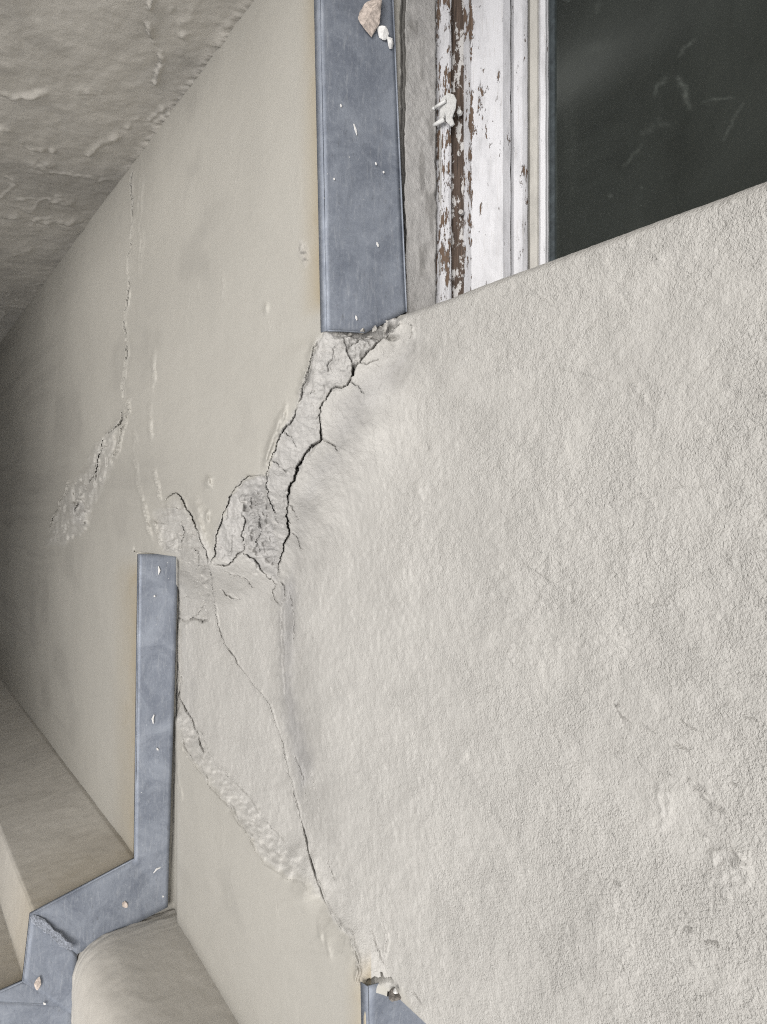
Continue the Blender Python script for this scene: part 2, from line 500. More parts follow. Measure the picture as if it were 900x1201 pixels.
    rough_poly = [(1200, -900), (600, -900), (474, 372)] + T3 + T4 + [(620, 1500), (1200, 2500)]
    rp = poly_field(IX, IY, rough_poly)
    wob = fbm(IX / 14, IY / 14, 3, 5) * 6
    inr = sstep(5, -5, rp + wob)
    strip = (X < X_PIER) & (IX > 470) & (IX < 560)
    inr = np.where((X < X_PIER) & (IX > 384), np.where(strip, 0.75, 0.0), inr)
    gl = 0.30 + 0.65 * sstep(380, 640, IX) + 0.12 * fbm(X * 5, Z * 5, 3, 9)
    grain[:] = 0.15 + inr * np.clip(gl, 0.15, 1.1)
    cement[:] = inr * 0.75
    cement[strip] = 1.0; grain[strip] = 0.5; fill[strip] = 0.75
    S_ = Z + 1.1 * Yb
    lowf = fbm(X * 3.1, S_ * 3.1, 4, 2)
    jt = np.minimum(np.abs(IX - 472.5 + 2 * fbm(X * 40, X * 0, 3, 61)) / 2.6, np.abs(IX - 513.5 + 1.5 * fbm(X * 50, X * 0 + 5, 3, 62)) / 2.0)
    dY += np.where((X < X_PIER) & (IX > 466), 0.014 * np.clip(1.3 - jt, 0, 1), 0)
    dY += 0.006 * lowf * (0.35 + 0.65 * inr)
    dY += 0.0010 * fbm(X * 26, S_ * 26, 4, 3) * (0.25 + 0.75 * inr)
    dY += 0.0011 * fbm(X * 90, S_ * 90, 3, 4) * inr
    # faint vertical brush drag on the painted wall
    dY += 0.0008 * fbm(X * 50, Z * 9, 3, 14) * (1 - inr)

    def sel(pts, margin):
        xs_ = [p[0] for p in pts]; ys_ = [p[1] for p in pts]
        return (IX > min(xs_)-margin) & (IX < max(xs_)+margin) & (IY > min(ys_)-margin) & (IY < max(ys_)+margin) & (Z > -5)

    def crack(pts, w, depth, seed, wob_=2.0, soot=0.8, lip=0.0, lipside=0, taper=(0.15, 0.15), halo=0.0, step=0.0, stepw=10):
        nonlocal dY
        P = wiggle(pts, wob_ * 1.25, 4, seed)
        s = sel(P, 4 * w + max(stepw, 14))
        px, py = IX[s], IY[s]
        d, t, sd = seg_dist(px, py, P)
        env = np.clip(t / max(taper[0], 1e-3), 0, 1) * np.clip((1 - t) / max(taper[1], 1e-3), 0, 1)
        env = env ** 0.6
        Ln = sum(math.hypot(b_[0]-a_[0], b_[1]-a_[1]) for a_, b_ in zip(P, P[1:]))
        env0 = env
        env = env * (0.62 + 0.38 * sstep(0.22, 0.55, vnoise(t * Ln / 16, t * 0 + seed * 3.7, seed + 40)))
        ww = 0.64 * w * (0.55 + 0.9 * vnoise(t * Ln / 9, t * 0 + seed, seed)) * (0.4 + 0.6 * env)
        g = np.clip(1.25 - d / ww, 0, 1); g = g * g * (3 - 2 * g)
        v = dY[s] + depth * g * env
        if lip:
            ls = np.ones_like(d) if lipside == 0 else (sd == lipside)
            v = v - 0.6 * lip * np.exp(-((d - ww * 1.2) / (ww * 0.9 + 0.6))**2) * env0 * ls * (0.1 + 1.3 * vnoise(px / 22, py / 22, seed + 3))
        if step:
            v = v + step * np.exp(-d / stepw) * (sd > 0) * env
        dY[s] = v
        q = dirt[s]; q = np.maximum(q, soot * g * env)
        if halo: q = np.maximum(q, halo * np.exp(-(d / 12)**2) * env * vnoise(px / 7, py / 7, seed + 9))
        dirt[s] = q

    def rough_patch(poly, amp, scale, seed, cem=0.6, ani=(1, 1), soft=5, dirtv=0.0, level=0.0, gr=0.3, fl=0.0, terr=0.0):
        nonlocal dY
        s = sel(poly, soft + 4)
        px, py = IX[s], IY[s]
        f = sstep(soft * 0.4, -soft, poly_field(px, py, poly) + 4 * fbm(px / 8, py / 8, 3, seed))
        n = fbm(px / scale * ani[0], py / scale * ani[1], 4, seed)
        rg = 1 - 2 * np.abs(n)
        dY[s] += f * (level - amp * rg)
        if terr:                                       # flaked layers: small sharp terraces
            tn = fbm(px / 21, py / 21, 5, seed + 60) * 2.2
            ft = np.floor(tn); dY[s] += f * terr * (ft + sstep(0.0, 0.10, tn - ft))
        cement[s] = np.maximum(cement[s], f * cem)
        grain[s] = np.maximum(grain[s], f * gr)
        if fl: fill[s] = np.maximum(fill[s], f * fl)
        if dirtv: dirt[s] = np.maximum(dirt[s], f * dirtv * sstep(0.1, 0.5, n))

    def lump(ix, iy, a, b, h, ang=0.0, cem=0.0):
        s = sel([(ix, iy)], 3 * max(a, b))
        dx, dy = IX[s] - ix, IY[s] - iy
        c_, s_ = math.cos(ang), math.sin(ang)
        u = (dx * c_ + dy * s_) / a; v = (-dx * s_ + dy * c_) / b
        k = np.exp(-(u*u + v*v) * (0.8 + 0.5 * fbm(IX[s] / 5, IY[s] / 5, 2, int(ix))))
        dY[s] -= h * k

    # grey patch filling the angle below the sill end
    patch = [(470, 362), (384, 376), (372, 402), (362, 432), (348, 478), (332, 504), (318, 540), (313, 556), (290, 562), (270, 583), (258, 620), (251, 655),
             (270, 658), (285, 648), (305, 668), (326, 684), (330, 655), (340, 625), (338, 595), (346, 560), (378, 515), (376, 480), (385, 460), (410, 447), (416, 430), (445, 398), (470, 376)]
    rough_patch(patch, 0.0022, 13, 31, 0.9, soft=3, level=0.004, gr=0.25, fl=0.45, terr=0.0011)
    rough_patch([(290, 572), (310, 566), (318, 590), (330, 640), (325, 670), (300, 652), (286, 640), (284, 610)], 0.005, 9, 33, 1.0, soft=6, level=0.006, dirtv=0.3, fl=0.7, gr=0.5, terr=0.0028)
    rough_patch([(283, 580), (300, 575), (312, 585), (300, 596), (286, 598)], 0.007, 8, 34, 1.0, soft=4, level=0.003, dirtv=0.5)
    rough_patch([(262, 600), (282, 592), (284, 650), (256, 658)], 0.0035, 12, 35, 0.35, (1.6, 0.6), soft=5, terr=0.0012)
    rough_patch([(395, 395), (440, 385), (462, 378), (440, 402), (418, 425), (407, 412)], 0.006, 11, 36, 1.0, soft=4, dirtv=0.25)
    rough_patch([(372, 400), (398, 396), (412, 430), (395, 452), (372, 470), (358, 455)], 0.002, 14, 37, 0.6, (1.3, 0.7), soft=6, terr=0.001)
    # grey cement halo right of the main crack
    rough_patch([(420, 430), (500, 378), (492, 430), (460, 475), (420, 525), (392, 570), (366, 620), (348, 660), (338, 640), (343, 580), (352, 552), (380, 518), (380, 480), (390, 462)], 0.0012, 18, 38, 1.0, soft=26, gr=0.4, fl=0.45)
    rough_patch([(326, 690), (345, 660), (352, 700), (345, 800), (372, 900), (352, 940), (330, 840)], 0.0012, 16, 39, 1.0, soft=12, gr=0.25, fl=0.8)
    # around the end of the ledge flashing
    rough_patch([(180, 600), (214, 588), (245, 655), (250, 690), (250, 735), (210, 735), (208, 650), (190, 648)], 0.0028, 10, 41, 0.55, (0.6, 1.5), soft=6, dirtv=0.2, terr=0.0025)
    rough_patch([(222, 676), (242, 676), (246, 700), (226, 702)], 0.004, 7, 42, 0.7, soft=4, dirtv=0.3)
    rough_patch([(193, 632), (206, 632), (207, 648), (192, 648)], 0.005, 6, 43, 0.9, soft=3, dirtv=0.4)
    # flaked strip running down to the pier foot
    rough_patch([(208, 838), (222, 838), (245, 886), (268, 912), (300, 950), (330, 985), (352, 1012), (348, 1030), (326, 1022), (305, 1002), (276, 955), (248, 920), (222, 885), (210, 868)], 0.0014, 6, 44, 0.6, soft=5, terr=0.0022)
    # blistered streak low on the wall
    rough_patch([(146, 480), (138, 505), (132, 545), (118, 575), (108, 600), (100, 622), (78, 640), (54, 640), (62, 612), (80, 568), (100, 552), (112, 518), (132, 500)], 0.008, 9, 45, 0.4, (1.5, 0.4), soft=6, dirtv=0.12)
    rough_patch([(80, 590), (100, 585), (104, 618), (82, 620)], 0.010, 8, 46, 0.8, (1.6, 0.35), soft=6, dirtv=0.25)
    # scar beside the sill, pits in the pier
    rough_patch([(352, 280), (361, 276), (366, 300), (358, 312), (351, 298)], 0.006, 7, 47, 0.5, soft=3, dirtv=0.7)
    rough_patch([(770, 915), (790, 925), (792, 960), (775, 975), (765, 945)], 0.0025, 12, 48, 0.8, soft=8)
    rough_patch([(828, 985), (872, 990), (888, 1030), (852, 1062), (826, 1040)], 0.003, 15, 49, 0.8, soft=10)

    main = [(470, 376), (462, 384), (452, 394), (443, 401), (433, 410), (424, 421), (415, 431), (415, 438), (410, 447), (404, 452), (397, 453), (388, 456), (383, 466), (376, 476), (374, 486), (377, 502),
            (378, 514), (371, 520), (364, 525), (356, 536), (349, 546), (347, 556), (346, 563), (340, 571), (338, 585), (338, 592), (336, 605), (338, 618), (340, 625), (335, 636), (331, 650), (327, 663), (326, 678)]
    crack(main, 1.4, 0.026, 1, 1.5, 0.95, lip=0.0015, halo=0.25, step=0.004, stepw=16)
    crack([(416, 424), (415, 431), (415, 441)], 3.4, 0.035, 2, 0.8, 1.0, taper=(0.4, 0.4))
    crack([(374, 517), (364, 525), (356, 536), (349, 546), (347, 558)], 2.1, 0.03, 3, 1.0, 1.0, taper=(0.4, 0.3))
    crack([(401, 392), (404, 400), (408, 411), (415, 428)], 1.5, 0.012, 4, 1.2, 0.7, halo=0.2)
    crack([(404, 408), (414, 402), (424, 396), (430, 392)], 1.3, 0.008, 5, 2, 0.6)
    crack([(374, 398), (372, 404), (366, 420), (360, 440), (355, 455), (349, 474)], 1.5, 0.006, 6, 2, 0.35, lip=0.010, lipside=0)
    crack([(349, 472), (344, 490), (333, 503), (326, 517), (319, 536), (314, 553), (312, 568), (314, 582), (320, 596), (324, 610), (329, 617)], 0.95, 0.012, 7, 1.5, 0.65, lip=0.003, halo=0.15)
    crack([(314, 555), (298, 558), (286, 562), (278, 570), (269, 584), (263, 600), (257, 620), (253, 640), (251, 654), (246, 664)], 0.95, 0.011, 8, 1.4, 0.65, lip=0.004, halo=0.12)
    crack([(284, 600), (288, 612), (283, 628), (286, 646), (274, 658), (262, 663), (250, 662)], 0.9, 0.008, 9, 2.2, 0.7, halo=0.2)
    crack([(285, 648), (298, 655), (305, 666), (315, 678), (325, 686)], 0.9, 0.009, 10, 1.8, 0.7)
    crack([(326, 678), (334, 688), (335, 700), (330, 710), (322, 703), (320, 692), (326, 682)], 1.2, 0.006, 11, 1.2, 0.4, lip=0.002)
    crack([(330, 710), (331, 735), (333, 760), (333, 790), (334, 815)], 1.6, 0.003, 12, 1.5, 0.45, lip=0.003, halo=0.35)
    ridge = [(246, 664), (250, 690), (254, 715), (257, 736), (267, 760), (281, 781), (297, 803), (312, 820), (320, 836), (327, 857), (334, 885), (340, 911), (346, 936), (352, 960), (359, 985), (366, 1012), (371, 1032), (380, 1056), (389, 1073), (400, 1085), (408, 1090)]
    crack(ridge, 1.3, 0.006, 13, 1.3, 0.45, lip=0.006, lipside=0, taper=(0.03, 0.03), step=0.006, stepw=22)
    crack([(352, 960), (360, 990), (367, 1018), (374, 1040), (386, 1068)], 2.0, 0.014, 14, 1.2, 0.6, taper=(0.4, 0.3))
    crack([(395, 1080), (408, 1091), (414, 1103), (418, 1118), (421, 1135), (421, 1156)], 1.4, 0.004, 15, 1.8, 0.2, lip=0.009, lipside=0)
    crack([(434, 1088), (440, 1104), (446, 1120), (452, 1136)], 1.4, 0.005, 16, 2, 0.4, lip=0.004)
    crack([(449, 1080), (455, 1104), (452, 1130)], 1.4, 0.003, 17, 2, 0.2, lip=0.004)
    crack([(483, 1164), (490, 1172), (496, 1178)], 1.2, 0.006, 18, 1, 0.6)
    for k, pts in enumerate([[(378, 515), (388, 520), (398, 530)], [(338, 592), (346, 600), (352, 612)], [(410, 447), (420, 452), (428, 462)], [(300, 600), (306, 618), (300, 636), (308, 650)], [(292, 585), (302, 592), (312, 588)],
                             [(352, 455), (362, 462), (372, 458)], [(332, 505), (342, 512), (348, 524)], [(318, 540), (328, 548), (338, 552)], [(395, 400), (390, 415), (384, 428), (386, 440)], [(258, 690), (270, 700), (284, 702)],
                             [(262, 668), (276, 676), (290, 680), (300, 690)], [(340, 625), (350, 632), (356, 645)], [(420, 424), (432, 426), (445, 420)], [(340, 690), (346, 720), (344, 760)], [(364, 900), (372, 930), (376, 955)],
                             [(344, 880), (356, 910), (360, 940)], [(384, 1000), (388, 1020), (394, 1035)], [(228, 640), (234, 655), (230, 672)], [(212, 610), (216, 630), (212, 645)], [(478, 376), (484, 392), (480, 402)]]):
        crack(pts, 0.95, 0.005, 120 + k, 2.2, 0.45, lip=0.0025, halo=0.25)
    # grime clinging round the break
    for k, (a, c, r0) in enumerate([(336, 640, 16), (322, 700, 16), (352, 530, 14), (412, 440, 16), (440, 400, 18), (296, 590, 16), (284, 640, 14), (236, 665, 14), (334, 780, 16), (352, 930, 16), (380, 1010, 14), (370, 500, 14), (460, 410, 18)]):
        s = sel([(a, c)], 3 * r0)
        q_ = np.exp(-((IX[s] - a)**2 + (IY[s] - c)**2) / r0**2) * sstep(-0.1, 0.55, fbm(IX[s] / 10, IY[s] / 10, 4, 600 + k))
        dirt[s] = np.maximum(dirt[s], 0.36 * q_)
    for k, (pts, w_, am) in enumerate([([(492, 392), (462, 440), (428, 488), (398, 542), (372, 600), (352, 664)], 36, .46), ([(340, 690), (342, 760), (350, 830), (362, 900), (376, 960)], 26, .34), ([(372, 880), (385, 930), (390, 985)], 12, .22), ([(575, 600), (580, 700), (570, 900)], 30, .10), ([(690, 1060), (690, 1140)], 30, .16), ([(520, 1090), (540, 1170)], 24, .12)]):
        s = sel(pts, 3 * w_)
        d, t, sd = seg_dist(IX[s], IY[s], pts)
        dirt[s] = np.maximum(dirt[s], am * np.exp(-(d / w_)**2) * np.clip(0.65 + 0.7 * fbm(IX[s] / 26, IY[s] / 26, 4, 700 + k), 0, 1))
    # left, the blistered run
    crack([(158, 196), (156, 240), (154, 290), (151, 340), (148, 390), (146, 430), (145, 460), (146, 478)], 1.1, 0.006, 20, 2.6, 0.42, lip=0.005, lipside=0, taper=(0.05, 0.1))
    crack([(164, 196), (163, 240), (166, 280), (164, 330)], 1.6, 0.001, 21, 1.5, 0.05, lip=0.005, lipside=0)
    crack([(146, 478), (144, 492), (136, 502), (128, 508), (122, 511)], 1.2, 0.010, 22, 1.2, 0.4, lip=0.005)
    crack([(154, 464), (150, 480), (147, 498), (141, 515), (134, 534), (128, 545)], 1.3, 0.004, 23, 2, 0.2, lip=0.010, lipside=0)
    crack([(122, 512), (120, 528), (115, 542), (110, 560), (104, 570)], 1.1, 0.009, 24, 1.4, 0.4, lip=0.006)
    crack([(82, 560), (78, 578), (70, 594), (62, 610), (54, 624)], 1.0, 0.006, 25, 1.6, 0.3, lip=0.010)
    crack([(97, 576), (92, 588), (88, 600)], 1.1, 0.007, 26, 1.4, 0.3, lip=0.006)
    crack([(180, 408), (181, 440), (178, 470), (176, 500), (176, 520)], 1.2, 0.0, 27, 1.5, 0.05, lip=0.006)
    crack([(157, 500), (158, 540), (161, 562), (167, 588), (171, 612), (178, 640)], 1.3, 0.001, 28, 1.5, 0.05, lip=0.008)
    crack([(180, 548), (183, 562), (187, 576), (188, 588)], 1.3, 0.002, 29, 1.0, 0.1, lip=0.009)
    crack([(192, 588), (200, 581), (206, 578), (213, 585), (222, 600), (228, 612), (236, 634), (243, 652), (246, 664)], 1.3, 0.010, 30, 1.5, 0.6, lip=0.008)
    crack([(178, 610), (183, 622), (188, 640)], 1.3, 0.002, 31, 1.5, 0.1, lip=0.008)
    crack([(222, 726), (232, 727), (238, 730), (244, 727)], 1.5, 0.010, 32, 1.5, 0.7)
    crack([(208, 724), (220, 728), (230, 722), (240, 708), (248, 694)], 1.0, 0.004, 33, 1.5, 0.35)
    crack([(211, 818), (218, 832), (226, 844), (233, 862), (240, 884)], 1.4, 0.010, 34, 1.4, 0.5, lip=0.005)
    crack([(214, 790), (212, 808), (210, 820)], 1.3, 0.006, 35, 1, 0.4, lip=0.004)
    crack([(211, 850), (216, 870), (226, 890), (244, 916)], 1.2, 0.004, 36, 1.4, 0.2, lip=0.007)
    crack([(209, 888), (208, 915), (213, 940)], 1.2, 0.001, 37, 1.4, 0.1, lip=0.007)
    crack([(272, 935), (280, 962), (290, 976), (305, 990), (318, 1008), (330, 1022)], 1.3, 0.002, 38, 1.8, 0.1, lip=0.004)
    crack([(209, 655), (208, 760), (206, 860), (203, 960), (199, 1064)], 1.5, 0.006, 39, 1.5, 0.9, lip=0.002, taper=(0.01, 0.01))  # dark line painted in for the shadow gap behind the ledge zinc
    crack([(430, 1152), (440, 1149), (452, 1150), (462, 1152)], 3.2, 0.03, 40, 1.5, 1.0, taper=(.05, .1))
    crack([(446, 1140), (450, 1148), (456, 1152)], 1.6, 0.02, 41, 1.5, 0.9)
    crack([(209, 868), (224, 892), (246, 922), (276, 960), (304, 1004), (326, 1024), (350, 1034), (372, 1052)], 1.2, 0.003, 42, 4.0, 0.3, lip=0.0035, taper=(.05, .1))
    crack([(222, 838), (246, 884), (270, 912), (302, 950), (332, 984), (354, 1012)], 1.1, 0.003, 43, 4.0, 0.25, lip=0.003, taper=(.05, .1))
    # small marks on the pier
    crack([(722, 828), (726, 836), (731, 846), (735, 858)], 1.6, 0.004, 50, 1, 0.8, taper=(0.01, 0.6))
    crack([(720, 826), (723, 829), (726, 825)], 1.8, 0.004, 51, 0.5, 0.8)
    crack([(856, 992), (866, 1004), (878, 1018)], 2.4, 0.004, 52, 1.2, 0.35, lip=0.004, taper=(0.01, 0.5))
    crack([(798, 1092), (805, 1087), (812, 1089)], 2.2, 0.005, 53, 1, 0.7)
    crack([(822, 1103), (833, 1104), (841, 1107)], 2.0, 0.004, 54, 1, 0.8)
    crack([(838, 1105), (842, 1108)], 3.6, 0.008, 55, 0.2, 0.9, taper=(0.6, 0.6))
    crack([(836, 1000), (837, 1040), (838, 1080)], 1.4, 0.002, 56, 1.2, 0.4)
    crack([(850, 1040), (851, 1062)], 1.4, 0.002, 57, 1, 0.4)
    for k in range(7):
        crack([(795 + 6*k, 905 + 3*k), (818 + 6*k, 930 + 5*k), (836 + 4*k, 948 + 3*k)], 1.3, 0.0034, 60 + k, 1, 0.32, lip=0.0022)
    for k, (a, c) in enumerate([((838, 850), (862, 890)), ((700, 300), (780, 420)), ((560, 1100), (555, 1140)), ((760, 520), (820, 600)), ((800, 420), (880, 520)), ((830, 400), (895, 470)), ((640, 430), (760, 455)), ((520, 1090), (518, 1135))]):
        crack([a, c], 1.2, 0.0016, 80 + k, 2.5, 0.12, lip=0.0012)
    r2 = random.Random(31)
    for k in range(34):                                # hairlines and brush scratches in the paint
        a, c = r2.uniform(30, 360), r2.uniform(60, 540) if k < 24 else r2.uniform(880, 1100)
        if k >= 24: a = r2.uniform(215, 330)
        L_ = r2.uniform(10, 46)
        crack([(a, c), (a + L_ * r2.gauss(0, .12), c + L_)], 0.9, .0009, 330 + k, 2.0, r2.uniform(.03, .16), lip=0.0012)
    for k in range(26):
        a, c = r2.uniform(700, 900), r2.uniform(820, 1190)
        an = r2.gauss(0.75, 0.25); L_ = r2.uniform(8, 30)
        crack([(a, c), (a + L_ * math.cos(an), c + L_ * math.sin(an))], r2.uniform(1.0, 1.8), r2.uniform(.002, .0045), 200 + k, 1.2, r2.uniform(.1, .4), lip=0.0022)
    for k in range(22):
        a, c = r2.uniform(470, 900), r2.uniform(420, 1190)
        crack([(a, c), (a + r2.uniform(-3, 5), c + r2.uniform(2, 7))], r2.uniform(1.4, 2.6), r2.uniform(.002, .005), 240 + k, 0.8, r2.uniform(.2, .6), taper=(.3, .5))
    for k in range(14):
        a, c = r2.uniform(560, 900), r2.uniform(250, 760); an = r2.choice((0.7, 0.95, -0.25)) + r2.gauss(0, .1); L_ = r2.uniform(30, 90)
        crack([(a, c), (a + L_ * math.cos(an), c + L_ * math.sin(an))], 1.5, .0018, 280 + k, 2.0, 0.08, lip=0.0022)
    for k in range(40):
        lump(r2.uniform(430, 900), r2.uniform(330, 1180), r2.uniform(5, 22), r2.uniform(8, 40), r2.uniform(-.0010, .0012), r2.uniform(-.2, .9))
    # hanging drips and lumps of paint
    for (a, c, w_, h_, hh, an) in [(326, 500, 3.0, 13, .007, .25), (318, 520, 3.0, 14, .008, .25), (313, 536, 2.4, 10, .006, .2), (333, 487, 2.2, 9, .005, .2), (244, 566, 3.4, 6, .010, .1),
                                  (231, 596, 5, 12, .006, -.4), (236, 622, 3.5, 16, .006, -.25), (312, 362, 2.2, 5, .005, 0), (361, 370, 3, 8, .004, 0), (352, 220, 1.8, 14, .003, .1), (350, 205, 1.8, 12, .003, .1),
                                  (490, 575, 7, 9, .004, 0), (366, 412, 3, 14, .006, .2), (356, 445, 3, 12, .006, .3),
                                  (338, 1024, 5, 7, .006, .6), (345, 1005, 6, 8, .005, .4), (326, 1012, 4, 6, .005, .4), (385, 1108, 2.2, 12, .004, -.2), (376, 1095, 2.2, 9, .004, -.2),
                                  (868, 1012, 9, 6, .005, .8), (620, 640, 30, 60, .004, .3), (470, 660, 20, 50, .003, .2), (700, 700, 40, 60, .004, .5), (560, 830, 30, 70, .003, .2), (690, 1100, 30, 60, .003, 0)]:
        lump(a, c, w_, h_, hh, an)
    # crumbs along the flaked strip and round the broken corner
    r_ = random.Random(5)
    band = [(216, 850), (232, 884), (256, 915), (285, 952), (315, 985), (342, 1020), (372, 1050)]
    for k in range(110):
        j = r_.randrange(len(band) - 1); t = r_.random(); wd_ = 11 if j < 5 else 6
        a = band[j][0] + (band[j+1][0] - band[j][0]) * t + r_.gauss(0, 1) * wd_ * .6; c = band[j][1] + (band[j+1][1] - band[j][1]) * t + r_.gauss(0, 1) * wd_ * .6
        lump(a, c, r_.uniform(1.2, 2.4), r_.uniform(1.6, 4.0), r_.uniform(-.0012, .0022), r_.uniform(-.8, .2))
    for k in range(60):
        lump(r_.uniform(186, 250), r_.uniform(585, 700), r_.uniform(1.2, 2.2), r_.uniform(1.5, 5), r_.uniform(-.003, .005), r_.uniform(-.5, .3))
    for k in range(90):
        lump(r_.uniform(285, 335), r_.uniform(575, 680), r_.uniform(1.2, 2.4), r_.uniform(1.2, 3), r_.uniform(-.003, .003), r_.uniform(-.8, .8))
    # stains under the zinc edges, faint soot clouds
    dsill = np.clip(1 - (378 - IX) / 30, 0, 1) * (IX < 386) * (IY < 400) * sstep(-0.32, -0.36, X - 0.0)
    stain[:] = np.maximum(stain, 0.8 * dsill**1.5)
    d3 = np.clip(1 - (434 - IX) / 32, 0, 1) * (IX < 436) * sstep(1105, 1150, IY)
    stain[:] = np.maximum(stain, 0.8 * d3**1.3)
    dl = np.clip(1 - (163 - IX) / 36, 0, 1) * (IX < 166) * sstep(640, 680, IY)
    stain[:] = np.maximum(stain, 0.7 * dl**1.5)
    dj = strip & (jt < 1.2)
    dirt[dj] = np.maximum(dirt[dj], 0.8)
    s_strip = strip * sstep(0.1, 0.5, fbm(X * 16, IX / 11, 5, 77)) * 0.6
    dirt[:] = np.maximum(dirt, s_strip)
    cl = sstep(0.15, 0.55, fbm(X * 5, Z * 3.2, 5, 91)) * 0.17 * (1 - 0.7 * inr)
    dirt[:] = np.maximum(dirt, cl)

    smg = np.exp(-((IY - 575 - 12 * fbm(IX / 60, IX * 0, 3, 95)) / 46)**2) * sstep(290, 120, IX) * (0.5 + 0.5 * fbm(IX / 50, IY / 10, 4, 93)) * (1 - inr)
    smg = smg + 0.6 * sstep(0.1, 0.5, fbm(X * 20, Z * 1.1, 4, 94)) * sstep(110, 20, IX) * (1 - inr)
    dirt[:] = np.maximum(dirt, 0.34 * np.clip(smg, 0, 1))
    # the opening's plaster strip keeps its own small relief
    Yf = Yb + dY
    nz = fbm(IX / 9, IY / 9, 3, 88)
    k = sstep(-0.28, -0.31, X) * sstep(300, 372, IX) * (IX < 392)
    Yf = Yf + k * np.maximum(0, 0.007 - Yf)
    k = sstep(-0.287, -0.304, X + 0.005 * nz) * sstep(378, 386, IX) * sstep(470, 440, IX + 12 * nz)     # keep the masonry clear below the zinc
    Yf = Yf + k * np.maximum(0, (CZ + 0.008) / R - CD - Yf)
    clr = (X > 0.112) & (X < 1.2) & (IX > 150) & (IX < 208)
    Yf = np.where(clr, np.maximum(Yf, np.minimum((H_LEDGE + 0.004) / R - CD, 0.104)), Yf)
    Zf = CZ - R * (Yf + CD)
    V = np.stack((X, Yf, Zf), -1)
    nr, nc = X.shape
    above = (Zf > 0.2) & (Zf < Z_LINTEL)
    past = (X < X_PIER - 1e-5) & (Yb >= Y_WIN + 0.0199) | (X > X_PIER2 + 1e-5) & (Yb >= Y_WIN + 0.0199)
    op = past & (Zf > -0.05)
    jump = np.zeros((nr-1, nc-1), bool)
    for a, c in (((slice(None, -1), slice(None, -1)), (slice(None, -1), slice(1, None))), ((slice(1, None), slice(None, -1)), (slice(1, None), slice(1, None)))):
        jump |= (np.abs(Yb[a] - Yb[c]) > 0.02) & (IX[:-1, :-1] > 440)
    keep = ~(op[:-1, :-1] | op[1:, 1:] | op[:-1, 1:] | op[1:, :-1] | jump)
    Q = grid_quads(nr, nc, keep)
    # returns of the openings
    VV = [V.reshape(-1, 3)]; QQ = [Q]; base = nr * nc
    AT = {'grain': [grain.ravel()], 'cement': [cement.ravel()], 'stain': [stain.ravel()], 'dirt': [dirt.ravel()], 'fill': [fill.ravel()]}
    for xcol, first in ((X_PIER, True), (X_PIER2, False)):
        j = int(np.argmin(abs(xs - xcol)))
        ids = [i for i in range(nr) if rows[i] > 440 and Zf[i, j] < Z_LINTEL + 0.05]
        e0 = V[ids, j, :]; e1 = e0.copy(); e1[:, 1] = 0.60
        n = len(ids); vv = np.concatenate((e0, e1)); q = np.array([(k, k+1, n+k+1, n+k) for k in range(n-1)]) + base
        VV.append(vv); QQ.append(q if first else q[:, ::-1]); base += 2*n
        for k, val in (('grain', .6), ('cement', .75), ('stain', 0), ('dirt', 0), ('fill', 0)): AT[k].append(np.full(2*n, val))
    me = mesh_np('wall_skin', np.concatenate(VV), np.concatenate(QQ), {k: np.concatenate(v) for k, v in AT.items()})
    return me

wall = empty('cracked_wall', (0, 0.3, Z_GROUND))
tag(wall, 'pale render wall with a jagged black crack below the end of the zinc sill', 'wall')
wall_skin = link('render_coat', build_wall(), M_wall, wall)

# lintel undersides and the masonry behind the coat
for (x0, x1) in ((-1.0, X_PIER), (X_PIER2, 1.2)):
    link('lintel', box_mesh('lintel', x0, x1, Y_PIER + 0.02, 0.6, Z_LINTEL, Z_LINTEL + 0.2), M_side, wall)

# loose crumbs at the broken corner under the sill end
def chunk(name, loc, size, mat, parent=None, seed=0, squash=(1, 1, 1), rot=(0, 0, 0), sub=2):
    r = random.Random(seed)
    bm = bmesh.new(); bmesh.ops.create_icosphere(bm, subdivisions=sub, radius=1.0)
    planes = []
    for k in range(14):
        n = Vector((r.gauss(0, 1), r.gauss(0, 1), r.gauss(0, 1))).normalized(); planes.append((n, r.uniform(0.38, 0.8)))
    for v in bm.verts:
        for n, d in planes:
            k = v.co.dot(n)
            if k > d: v.co -= n * (k - d)
        v.co *= 1 + r.uniform(-.05, .05)
        v.co = Vector((v.co.x * squash[0], v.co.y * squash[1], v.co.z * squash[2])) * size
    bmesh.ops.rotate(bm, verts=bm.verts[:], matrix=Matrix.Rotation(rot[2], 3, 'Z') @ Matrix.Rotation(rot[1], 3, 'Y') @ Matrix.Rotation(rot[0], 3, 'X'))
    me = bm_mesh(bm, name)
    me.transform(Matrix.Translation(Vector(loc)))
    return link(name, me, mat, parent)

for k, (ix, iy, Y, sz, sq) in enumerate([(394, 391, 0.03, .009, (1.5, 1, .5)), (411, 392, 0.055, .007, (1, 1.4, .5)), (425, 389, 0.075, .010, (1.6, .9, .5)), (440, 386, 0.09, .011, (1.7, .9, .45)), (452, 384, 0.11, .009, (1.2, 1.6, .4)),
                                          (403, 397, 0.04, .006, (1, 1.3, .6)), (418, 401, 0.06, .006, (1.5, 1, .6)), (434, 395, 0.082, .007, (1.6, 1, .5))]):
    p = at_y(ix, iy, Y)
    chunk('render_crumb', p, sz, M_crumb, wall, 100 + k, sq, (k * .3, k * .4, k * .7), 1)

